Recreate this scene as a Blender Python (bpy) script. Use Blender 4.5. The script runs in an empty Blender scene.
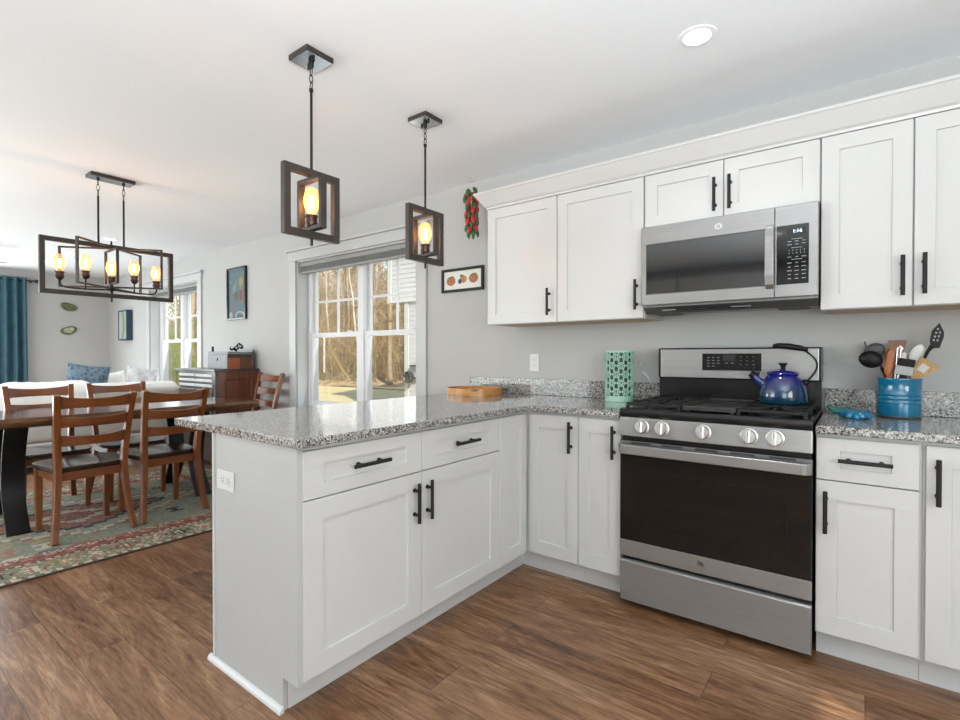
import bpy, bmesh, math, random
from mathutils import Vector, Matrix
R = math.radians
PI = math.pi
rng = random.Random(7)
C = bpy.context.scene.collection
scene = bpy.context.scene

# ------------------------------------------------------------------ camera, light, exposure
cam_d = bpy.data.cameras.new('camera')
cam_d.sensor_width = 36.0
cam_d.lens = 36.0 * 500.87 / 960.0
cam_d.clip_start, cam_d.clip_end = 0.05, 400
cam = bpy.data.objects.new('camera', cam_d)
C.objects.link(cam)
_f = Vector((-0.60452968, 0.79652689, -0.00942253))
_r = Vector((0.796560853, 0.604558309, 0.000241425))
_u = Vector((-0.00588877, 0.00735967, 0.99995558))
cam.matrix_world = Matrix(((_r.x, _u.x, -_f.x, 0.90035), (_r.y, _u.y, -_f.y, -2.93449), (_r.z, _u.z, -_f.z, 1.17951), (0, 0, 0, 1)))
scene.camera = cam

scene.view_settings.view_transform = 'Standard'
scene.view_settings.look = 'None'
scene.view_settings.exposure = 0.28
scene.view_settings.gamma = 1.0
scene.view_settings.use_curve_mapping = False
scene.cycles.use_denoising = True
scene.cycles.max_bounces = 10
scene.cycles.diffuse_bounces = 6
scene.cycles.glossy_bounces = 5
scene.cycles.transmission_bounces = 8
scene.cycles.transparent_max_bounces = 12
scene.cycles.sample_clamp_indirect = 6.0
scene.cycles.caustics_reflective = False
scene.cycles.caustics_refractive = False

world = bpy.data.worlds.new('sky')
scene.world = world
world.use_nodes = True
wn = world.node_tree
sky = wn.nodes.new('ShaderNodeTexSky')
sky.sky_type = 'NISHITA'
sky.sun_disc = False
sky.sun_elevation = R(38)
sky.sun_rotation = R(110)
sky.air_density = 1.4
sky.dust_density = 1.5
bg = wn.nodes['Background']
bg.inputs[1].default_value = 0.22
wn.links.new(sky.outputs[0], bg.inputs[0])

sun_d = bpy.data.lights.new('sun', 'SUN')
sun_d.energy = 5.0
sun_d.angle = R(0.6)
sun_d.color = (1.0, 0.93, 0.80)
sun = bpy.data.objects.new('sun', sun_d)
sun.rotation_euler = Vector((-0.75, 0.42, -0.62)).to_track_quat('-Z', 'Y').to_euler()
C.objects.link(sun)

def area(name, loc, direction, sx, sy, power, color=(1, 1, 1), spread=180):
    d = bpy.data.lights.new(name, 'AREA')
    d.shape = 'RECTANGLE'
    d.size, d.size_y = sx, sy
    d.energy = power
    d.color = color
    d.spread = R(spread)
    o = bpy.data.objects.new(name, d)
    o.location = loc
    o.rotation_euler = Vector(direction).to_track_quat('-Z', 'Y').to_euler()
    C.objects.link(o)
    return o

DAY = (0.86, 0.95, 1.0)
# daylight through the windows and patio door; front and side ones are added fill
area('daylight_kitchen_window', (-2.81, 0.24, 1.35), (0, -1, 0.25), 1.6, 1.4, 7, DAY)
area('daylight_living_window', (-6.63, 0.24, 1.35), (0, -1, 0.25), 1.5, 1.4, 11, DAY)
area('daylight_patio_door', (-9.05, -2.7, 1.1), (1, 0, 0.0), 2.4, 2.0, 110, DAY)
area('fill_front_opening', (-5.2, -5.52, 1.28), (0, 1, 0.0), 4.4, 2.0, 145, DAY)
area('fill_front_glazing', (1.92, -5.52, 1.2), (0, 1, 0.0), 1.95, 2.2, 42, DAY)
area('fill_right_opening', (3.02, -3.3, 1.45), (-1, 0, 0.0), 2.2, 1.25, 46, DAY)  # added so the peninsula door faces catch light

# the photographer's flashgun turned up by the camera, plus an added dining fill spot
def up_spot(name, loc, direction, power):
    d = bpy.data.lights.new(name, 'SPOT')
    d.energy = power
    d.spot_size = R(165)
    d.spot_blend = 0.6
    d.shadow_soft_size = 0.12
    d.color = (0.87, 0.95, 1.0)
    o = bpy.data.objects.new(name, d)
    o.location = loc
    o.rotation_euler = Vector(direction).to_track_quat('-Z', 'Y').to_euler()
    C.objects.link(o)
up_spot('bounce_flash', (1.25, -3.25, 1.25), (-0.25, 0.15, 1), 222)
up_spot('dining_ceiling_fill', (-4.2, -4.7, 1.15), (0.0, 0.1, 1), 175)

# ------------------------------------------------------------------ materials
MATS = {}
def nodes_of(name):
    m = bpy.data.materials.new(name)
    m.use_nodes = True
    nt = m.node_tree
    b = nt.nodes['Principled BSDF']
    return m, nt, b
def N(nt, typ, **kw):
    n = nt.nodes.new(typ)
    for k, v in kw.items():
        if k.startswith('i_'):
            n.inputs[k[2:].replace('_', ' ')].default_value = v
        else:
            setattr(n, k, v)
    return n
def ramp(nt, stops, interp='LINEAR'):
    n = nt.nodes.new('ShaderNodeValToRGB')
    cr = n.color_ramp
    cr.interpolation = interp
    while len(cr.elements) < len(stops):
        cr.elements.new(0.5)
    for e, (p, c) in zip(cr.elements, stops):
        e.position = p
        e.color = (*c, 1)
    return n
def plain(name, col, rough=0.5, metal=0.0, spec=0.5, var=0.04, scale=6.0, coat=0.0, bump=0.0, bscale=60):
    """a principled surface with a faint procedural mottle"""
    m, nt, b = nodes_of(name)
    tc = N(nt, 'ShaderNodeTexCoord')
    no = N(nt, 'ShaderNodeTexNoise', i_Scale=scale, i_Detail=3.0)
    nt.links.new(tc.outputs['Object'], no.inputs['Vector'])
    lo = tuple(max(0, c * (1 - var)) for c in col)
    hi = tuple(min(1, c * (1 + var)) for c in col)
    rp = ramp(nt, [(0.3, lo), (0.7, hi)])
    nt.links.new(no.outputs['Fac'], rp.inputs[0])
    nt.links.new(rp.outputs[0], b.inputs['Base Color'])
    b.inputs['Roughness'].default_value = rough
    b.inputs['Metallic'].default_value = metal
    b.inputs['Specular IOR Level'].default_value = spec
    b.inputs['Coat Weight'].default_value = coat
    b.inputs['Coat Roughness'].default_value = 0.05
    if bump:
        nb = N(nt, 'ShaderNodeTexNoise', i_Scale=bscale, i_Detail=4.0)
        bp = N(nt, 'ShaderNodeBump', i_Strength=bump, i_Distance=0.01)
        nt.links.new(tc.outputs['Object'], nb.inputs['Vector'])
        nt.links.new(nb.outputs['Fac'], bp.inputs['Height'])
        nt.links.new(bp.outputs[0], b.inputs['Normal'])
    MATS[name] = m
    return m
def emit(name, col, strength):
    m, nt, b = nodes_of(name)
    b.inputs['Base Color'].default_value = (*col, 1)
    b.inputs['Emission Color'].default_value = (*col, 1)
    b.inputs['Emission Strength'].default_value = strength
    MATS[name] = m
    return m
def wood(name, dark, light, rough=0.35, axis=2, scale=1.0, coat=0.2):
    m, nt, b = nodes_of(name)
    tc = N(nt, 'ShaderNodeTexCoord')
    mp = N(nt, 'ShaderNodeMapping')
    s = [22 * scale] * 3
    s[axis] = 2.2 * scale
    mp.inputs['Scale'].default_value = s
    no = N(nt, 'ShaderNodeTexNoise', i_Scale=1.0, i_Detail=6.0, i_Distortion=0.8)
    rp = ramp(nt, [(0.25, dark), (0.75, light)])
    nt.links.new(tc.outputs['Object'], mp.inputs[0])
    nt.links.new(mp.outputs[0], no.inputs['Vector'])
    nt.links.new(no.outputs['Fac'], rp.inputs[0])
    nt.links.new(rp.outputs[0], b.inputs['Base Color'])
    b.inputs['Roughness'].default_value = rough
    b.inputs['Coat Weight'].default_value = coat
    b.inputs['Coat Roughness'].default_value = 0.15
    MATS[name] = m
    return m
def steel(name, col=(0.60, 0.59, 0.57), rough=0.27, axis=0):
    m, nt, b = nodes_of(name)
    tc = N(nt, 'ShaderNodeTexCoord')
    mp = N(nt, 'ShaderNodeMapping')
    s = [420.0] * 3
    s[axis] = 2.5
    mp.inputs['Scale'].default_value = s
    no = N(nt, 'ShaderNodeTexNoise', i_Scale=1.0, i_Detail=2.0)
    rp = ramp(nt, [(0.3, tuple(c * 0.90 for c in col)), (0.7, tuple(min(1, c * 1.10) for c in col))])
    bp = N(nt, 'ShaderNodeBump', i_Strength=0.06, i_Distance=0.002)
    nt.links.new(tc.outputs['Object'], mp.inputs[0])
    nt.links.new(mp.outputs[0], no.inputs['Vector'])
    nt.links.new(no.outputs['Fac'], rp.inputs[0])
    nt.links.new(rp.outputs[0], b.inputs['Base Color'])
    nt.links.new(no.outputs['Fac'], bp.inputs['Height'])
    nt.links.new(bp.outputs[0], b.inputs['Normal'])
    b.inputs['Metallic'].default_value = 0.62
    b.inputs['Roughness'].default_value = rough
    b.inputs['Anisotropic'].default_value = 0.6
    MATS[name] = m
    return m
def painted(name, rough=0.6, coat=0.0):
    """colours woven or printed into the mesh cell by cell"""
    m, nt, b = nodes_of(name)
    at = N(nt, 'ShaderNodeVertexColor', layer_name='pattern')
    nt.links.new(at.outputs['Color'], b.inputs['Base Color'])
    b.inputs['Roughness'].default_value = rough
    b.inputs['Coat Weight'].default_value = coat
    MATS[name] = m
    return m

plain('wall_paint', (0.455, 0.450, 0.440), 0.75, var=0.01, scale=2, spec=0.2)
plain('ceiling_paint', (0.89, 0.91, 0.93), 0.85, var=0.01, scale=2, spec=0.1)
plain('trim_white', (0.48, 0.48, 0.475), 0.4, var=0.01)
plain('cabinet_white', (0.545, 0.538, 0.527), 0.38, var=0.012, scale=3)
plain('cabinet_inside', (0.62, 0.62, 0.62), 0.6, var=0.02)
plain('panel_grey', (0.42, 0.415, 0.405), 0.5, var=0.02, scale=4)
plain('vinyl_white', (0.70, 0.70, 0.71), 0.35, var=0.01)
plain('black_metal', (0.010, 0.009, 0.009), 0.5, spec=0.3)
plain('bronze', (0.042, 0.032, 0.026), 0.42, metal=0.2, var=0.15, scale=30)
plain('copper_socket', (0.07, 0.042, 0.032), 0.4, metal=0.8, var=0.2, scale=40)
plain('canopy_metal', (0.50, 0.52, 0.54), 0.22, metal=1.0, var=0.05)
plain('black_enamel', (0.008, 0.008, 0.008), 0.22, spec=0.4)
plain('black_glass', (0.006, 0.006, 0.006), 0.05, spec=0.5)
plain('mirror_glass', (0.012, 0.012, 0.012), 0.05, spec=1.0, coat=1.0)
plain('cast_iron', (0.010, 0.0095, 0.009), 0.5, spec=0.3, var=0.2, scale=60, bump=0.15, bscale=300)
plain('griddle_metal', (0.06, 0.056, 0.052), 0.34, metal=0.5, var=0.1)
plain('chrome', (0.72, 0.72, 0.72), 0.15, metal=1.0)
plain('knob_silver', (0.68, 0.67, 0.65), 0.3, metal=0.9)
plain('gasket', (0.02, 0.02, 0.02), 0.7)
plain('marking', (0.24, 0.245, 0.25), 0.5)
plain('plastic_white', (0.60, 0.60, 0.585), 0.35)
plain('plastic_dark', (0.05, 0.05, 0.05), 0.45)
plain('teal_enamel', (0.002, 0.130, 0.245), 0.12, spec=0.6, coat=0.6, var=0.12, scale=12)
plain('blue_enamel', (0.003, 0.13, 0.26), 0.15, coat=0.5, var=0.25, scale=40)
plain('green_glaze', (0.015, 0.20, 0.18), 0.15, coat=0.5, var=0.15, scale=30)
plain('mint', (0.36, 0.58, 0.48), 0.5, var=0.04)
plain('warm_liner', (0.055, 0.075, 0.060), 0.6)
plain('nylon_black', (0.006, 0.0055, 0.0055), 0.42, spec=0.22)
plain('silicone_grey', (0.36, 0.36, 0.35), 0.5)
plain('silicone_white', (0.72, 0.70, 0.66), 0.5)
plain('curtain_teal', (0.045, 0.115, 0.150), 0.85, var=0.12, scale=8, bump=0.1, bscale=200)
plain('sofa_fabric', (0.47, 0.455, 0.425), 0.95, var=0.05, scale=10, bump=0.15, bscale=150, spec=0.1)
plain('throw_white', (0.84, 0.83, 0.81), 0.95, var=0.05, scale=20, bump=0.3, bscale=60, spec=0.1)
plain('pillow_grey', (0.60, 0.59, 0.60), 0.95, var=0.25, scale=14, spec=0.1)
plain('shade_grey', (0.17, 0.17, 0.165), 0.8, var=0.03)
plain('shade_light', (0.30, 0.30, 0.295), 0.8, var=0.03)
plain('chili_red', (0.50, 0.012, 0.022), 0.35, var=0.2, scale=30)
plain('chili_green', (0.012, 0.11, 0.025), 0.4, var=0.2, scale=30)
plain('string', (0.50, 0.42, 0.28), 0.9)
plain('green_resin', (0.12, 0.14, 0.055), 0.3, var=0.4, scale=25)
plain('green_resin_light', (0.36, 0.39, 0.29), 0.35, var=0.3, scale=25)
plain('rod_metal', (0.05, 0.05, 0.05), 0.4, metal=0.8)
plain('fan_grey', (0.40, 0.40, 0.40), 0.5)
plain('box_grey', (0.20, 0.215, 0.23), 0.5, var=0.10, scale=20)
plain('louvre_glare', (0.50, 0.50, 0.50), 0.25, var=0.05)  # pale tone paints the window light reflected off the console drawers
plain('siding', (0.47, 0.47, 0.475), 0.7, var=0.02)
plain('roof_shingle', (0.12, 0.12, 0.12), 0.9, var=0.3, scale=30)
plain('table_steel', (0.009, 0.0085, 0.0085), 0.38, metal=0.5, var=0.15)
plain('picture_edge', (0.02, 0.05, 0.085), 0.5)
wood('cherry', (0.090, 0.022, 0.005), (0.22, 0.067, 0.013), 0.32, axis=2)
wood('cherry_slat', (0.090, 0.021, 0.0045), (0.22, 0.064, 0.012), 0.32, axis=0)
wood('seat_dark', (0.010, 0.006, 0.005), (0.030, 0.017, 0.012), 0.24, axis=0, coat=0.15)
wood('slab', (0.055, 0.015, 0.010), (0.15, 0.045, 0.026), 0.2, axis=1, scale=0.6, coat=0.25)
wood('slab_edge', (0.014, 0.006, 0.0035), (0.20, 0.088, 0.026), 0.6, axis=1, scale=1.6, coat=0.0)
wood('console_wood', (0.080, 0.022, 0.009), (0.18, 0.055, 0.022), 0.3, axis=2)
wood('console_dark', (0.02, 0.013, 0.010), (0.06, 0.036, 0.026), 0.3, axis=0)
wood('tray_wood', (0.38, 0.15, 0.035), (0.60, 0.29, 0.08), 0.35, axis=0)
wood('bamboo', (0.36, 0.19, 0.07), (0.58, 0.36, 0.16), 0.5, axis=2, scale=2)
wood('walnut_tool', (0.12, 0.045, 0.014), (0.27, 0.105, 0.034), 0.5, axis=2, scale=2)
wood('orange_tool', (0.24, 0.06, 0.013), (0.38, 0.12, 0.03), 0.45, axis=2, scale=2)
wood('birch_ply', (0.50, 0.33, 0.17), (0.62, 0.44, 0.25), 0.6, axis=0)
steel('steel', (0.33, 0.324, 0.318), 0.27, axis=0)
steel('steel_dark', (0.20, 0.195, 0.19), 0.30, axis=0)
painted('woven', 0.95)
painted('print', 0.55, 0.0)
emit('filament', (1.0, 0.68, 0.36), 14.0)
emit('downlight_disc', (1.0, 0.98, 0.95), 9.0)
emit('clock_digits', (0.55, 0.85, 1.0), 1.6)

def glass_mat(name, tint, rough=0.0, alpha_mix=0.9):
    m, nt, b = nodes_of(name)
    out = nt.nodes['Material Output']
    nt.nodes.remove(b)
    tr = N(nt, 'ShaderNodeBsdfTransparent')
    tr.inputs[0].default_value = (*tint, 1)
    gl = N(nt, 'ShaderNodeBsdfGlossy')
    gl.inputs['Roughness'].default_value = rough
    gl.inputs['Color'].default_value = (1, 1, 1, 1)
    lw = N(nt, 'ShaderNodeLayerWeight', i_Blend=0.5)
    pw = N(nt, 'ShaderNodeMath', operation='POWER')
    pw.inputs[1].default_value = 4.0
    fr = N(nt, 'ShaderNodeMath', operation='MULTIPLY_ADD')
    fr.inputs[1].default_value = 0.55
    fr.inputs[2].default_value = 0.025
    mx = N(nt, 'ShaderNodeMixShader')
    nt.links.new(lw.outputs['Facing'], pw.inputs[0])
    nt.links.new(pw.outputs[0], fr.inputs[0])
    nt.links.new(fr.outputs[0], mx.inputs[0])
    nt.links.new(tr.outputs[0], mx.inputs[1])
    nt.links.new(gl.outputs[0], mx.inputs[2])
    nt.links.new(mx.outputs[0], out.inputs[0])
    MATS[name] = m
glass_mat('window_glass', (0.97, 0.98, 0.98))
def bulb_glass():
    m, nt, b = nodes_of('bulb_glass')
    out = nt.nodes['Material Output']
    tr = N(nt, 'ShaderNodeBsdfTransparent')
    tr.inputs[0].default_value = (1.0, 0.90, 0.74, 1)
    b.inputs['Base Color'].default_value = (0.9, 0.6, 0.3, 1)
    b.inputs['Roughness'].default_value = 0.05
    b.inputs['Emission Color'].default_value = (1.0, 0.52, 0.24, 1)
    b.inputs['Emission Strength'].default_value = 0.30
    lw = N(nt, 'ShaderNodeLayerWeight', i_Blend=0.35)
    mr = N(nt, 'ShaderNodeMapRange')
    mr.inputs['To Min'].default_value = 0.18
    mr.inputs['To Max'].default_value = 0.75
    mx = N(nt, 'ShaderNodeMixShader')
    nt.links.new(lw.outputs['Facing'], mr.inputs[0])
    nt.links.new(mr.outputs[0], mx.inputs[0])
    nt.links.new(tr.outputs[0], mx.inputs[1])
    nt.links.new(b.outputs[0], mx.inputs[2])
    nt.links.new(mx.outputs[0], out.inputs[0])
    MATS['bulb_glass'] = m
bulb_glass()

def granite():
    m, nt, b = nodes_of('granite')
    tc = N(nt, 'ShaderNodeTexCoord')
    v1 = N(nt, 'ShaderNodeTexVoronoi', i_Scale=165.0)
    v2 = N(nt, 'ShaderNodeTexVoronoi', i_Scale=330.0)
    nz = N(nt, 'ShaderNodeTexNoise', i_Scale=90.0, i_Detail=3.0)
    for n in (v1, v2, nz):
        nt.links.new(tc.outputs['Object'], n.inputs['Vector'])
    s1 = N(nt, 'ShaderNodeSeparateColor')
    s2 = N(nt, 'ShaderNodeSeparateColor')
    nt.links.new(v1.outputs['Color'], s1.inputs[0])
    nt.links.new(v2.outputs['Color'], s2.inputs[0])
    r1 = ramp(nt, [(0.0, (0.016, 0.016, 0.017)), (0.24, (0.085, 0.082, 0.078)), (0.38, (0.22, 0.21, 0.195)), (0.60, (0.36, 0.345, 0.325)), (0.84, (0.54, 0.53, 0.51))], 'CONSTANT')
    r2 = ramp(nt, [(0.0, (0.02, 0.02, 0.02)), (0.24, (0.17, 0.16, 0.15)), (0.48, (0.34, 0.32, 0.30)), (0.78, (0.47, 0.45, 0.43))], 'CONSTANT')
    nt.links.new(s1.outputs[0], r1.inputs[0])
    nt.links.new(s2.outputs[0], r2.inputs[0])
    gt = N(nt, 'ShaderNodeMath', operation='GREATER_THAN')
    gt.inputs[1].default_value = 0.52
    nt.links.new(nz.outputs['Fac'], gt.inputs[0])
    mx = N(nt, 'ShaderNodeMix', data_type='RGBA')
    nt.links.new(gt.outputs[0], mx.inputs[0])
    nt.links.new(r1.outputs[0], mx.inputs[6])
    nt.links.new(r2.outputs[0], mx.inputs[7])
    nt.links.new(mx.outputs[2], b.inputs['Base Color'])
    b.inputs['Roughness'].default_value = 0.08
    b.inputs['Specular IOR Level'].default_value = 0.5
    MATS['granite'] = m
granite()

def floor_mat():
    m, nt, b = nodes_of('plank_floor')
    tc = N(nt, 'ShaderNodeTexCoord')
    mp = N(nt, 'ShaderNodeMapping')
    mp.inputs['Location'].default_value = (0.3, 0.04, 0)
    br = N(nt, 'ShaderNodeTexBrick', i_Scale=1.0)
    br.offset = 0.37
    br.inputs['Brick Width'].default_value = 1.22
    br.inputs['Row Height'].default_value = 0.178
    br.inputs['Mortar Size'].default_value = 0.0012
    br.inputs['Mortar Smooth'].default_value = 0.1
    br.inputs['Color1'].default_value = (0, 0, 0, 1)
    br.inputs['Color2'].default_value = (1, 1, 1, 1)
    br.inputs['Mortar'].default_value = (0.5, 0.5, 0.5, 1)
    nt.links.new(tc.outputs['Object'], mp.inputs[0])
    nt.links.new(mp.outputs[0], br.inputs['Vector'])
    sc = N(nt, 'ShaderNodeVectorMath', operation='MULTIPLY')
    sc.inputs[1].default_value = (7.0, 23.0, 11.0)
    nt.links.new(br.outputs['Color'], sc.inputs[0])
    ad = N(nt, 'ShaderNodeVectorMath', operation='ADD')
    nt.links.new(tc.outputs['Object'], ad.inputs[0])
    nt.links.new(sc.outputs[0], ad.inputs[1])
    # broad figure of the grain
    m1 = N(nt, 'ShaderNodeMapping')
    m1.inputs['Scale'].default_value = (2.0, 13.0, 1.0)
    n1 = N(nt, 'ShaderNodeTexNoise', i_Scale=1.0, i_Detail=6.0, i_Roughness=0.65, i_Distortion=1.5)
    m2 = N(nt, 'ShaderNodeMapping')
    m2.inputs['Scale'].default_value = (9.0, 130.0, 1.0)
    n2 = N(nt, 'ShaderNodeTexNoise', i_Scale=1.0, i_Detail=6.0, i_Roughness=0.75, i_Distortion=0.5)
    for a, n in ((m1, n1), (m2, n2)):
        nt.links.new(ad.outputs[0], a.inputs[0])
        nt.links.new(a.outputs[0], n.inputs['Vector'])
    rp = ramp(nt, [(0.32, (0.032, 0.012, 0.005)), (0.43, (0.120, 0.051, 0.021)), (0.54, (0.230, 0.117, 0.057)), (0.69, (0.42, 0.262, 0.155))])
    mixf = N(nt, 'ShaderNodeMix', data_type='FLOAT')
    mixf.inputs[0].default_value = 0.46
    nt.links.new(n1.outputs['Fac'], mixf.inputs[2])
    nt.links.new(n2.outputs['Fac'], mixf.inputs[3])
    sp = N(nt, 'ShaderNodeSeparateColor')
    nt.links.new(br.outputs['Color'], sp.inputs[0])
    tone = N(nt, 'ShaderNodeMath', operation='MULTIPLY_ADD')
    tone.inputs[1].default_value = 0.11
    nt.links.new(sp.outputs[0], tone.inputs[0])
    nt.links.new(mixf.outputs[0], tone.inputs[2])
    sub = N(nt, 'ShaderNodeMath', operation='SUBTRACT')
    sub.inputs[1].default_value = 0.072
    nt.links.new(tone.outputs[0], sub.inputs[0])
    nt.links.new(sub.outputs[0], rp.inputs[0])
    dk = N(nt, 'ShaderNodeMix', data_type='RGBA')
    dk.inputs[7].default_value = (0.05, 0.025, 0.015, 1)
    nt.links.new(br.outputs['Fac'], dk.inputs[0])
    nt.links.new(rp.outputs[0], dk.inputs[6])
    nt.links.new(dk.outputs[2], b.inputs['Base Color'])
    bp = N(nt, 'ShaderNodeBump', i_Strength=0.12, i_Distance=0.003)
    nt.links.new(n2.outputs['Fac'], bp.inputs['Height'])
    nt.links.new(bp.outputs[0], b.inputs['Normal'])
    b.inputs['Roughness'].default_value = 0.36
    b.inputs['Specular IOR Level'].default_value = 0.6
    MATS['plank_floor'] = m
floor_mat()

def kettle_mat():
    m, nt, b = nodes_of('kettle_enamel')
    tc = N(nt, 'ShaderNodeTexCoord')
    sx = N(nt, 'ShaderNodeSeparateXYZ')
    nt.links.new(tc.outputs['Object'], sx.inputs[0])
    mr = N(nt, 'ShaderNodeMapRange')
    mr.inputs['From Min'].default_value = 0.0
    mr.inputs['From Max'].default_value = 0.14
    nt.links.new(sx.outputs['Z'], mr.inputs[0])
    rp = ramp(nt, [(0.0, (0.003, 0.036, 0.065)), (0.45, (0.004, 0.026, 0.080)), (0.8, (0.009, 0.014, 0.12)), (1.0, (0.016, 0.016, 0.17))])
    nt.links.new(mr.outputs[0], rp.inputs[0])
    nt.links.new(rp.outputs[0], b.inputs['Base Color'])
    b.inputs['Roughness'].default_value = 0.14
    b.inputs['Coat Weight'].default_value = 0.8
    b.inputs['Coat Roughness'].default_value = 0.04
    MATS['kettle_enamel'] = m
kettle_mat()

def ground_mat(name, stops, scale, rough=0.95):
    m, nt, b = nodes_of(name)
    tc = N(nt, 'ShaderNodeTexCoord')
    no = N(nt, 'ShaderNodeTexNoise', i_Scale=scale, i_Detail=8.0, i_Roughness=0.75)
    nt.links.new(tc.outputs['Object'], no.inputs['Vector'])
    rp = ramp(nt, stops)
    nt.links.new(no.outputs['Fac'], rp.inputs[0])
    nt.links.new(rp.outputs[0], b.inputs['Base Color'])
    b.inputs['Roughness'].default_value = rough
    b.inputs['Specular IOR Level'].default_value = 0.1
    MATS[name] = m
ground_mat('lawn', [(0.3, (0.50, 0.41, 0.21)), (0.7, (0.70, 0.60, 0.36))], 1.2)
ground_mat('leaf_litter', [(0.35, (0.16, 0.11, 0.06)), (0.5, (0.38, 0.28, 0.16)), (0.62, (0.52, 0.41, 0.26)), (0.75, (0.34, 0.33, 0.12))], 1.6)
ground_mat('bark', [(0.3, (0.17, 0.125, 0.08)), (0.7, (0.42, 0.33, 0.23))], 4.0)
ground_mat('bark_pale', [(0.3, (0.42, 0.36, 0.28)), (0.7, (0.68, 0.62, 0.53))], 4.0)
ground_mat('brush_brown', [(0.3, (0.22, 0.155, 0.085)), (0.6, (0.48, 0.36, 0.20)), (0.75, (0.46, 0.41, 0.17))], 0.7)
ground_mat('leaf_green', [(0.3, (0.12, 0.15, 0.03)), (0.7, (0.34, 0.34, 0.09))], 0.9)

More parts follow.
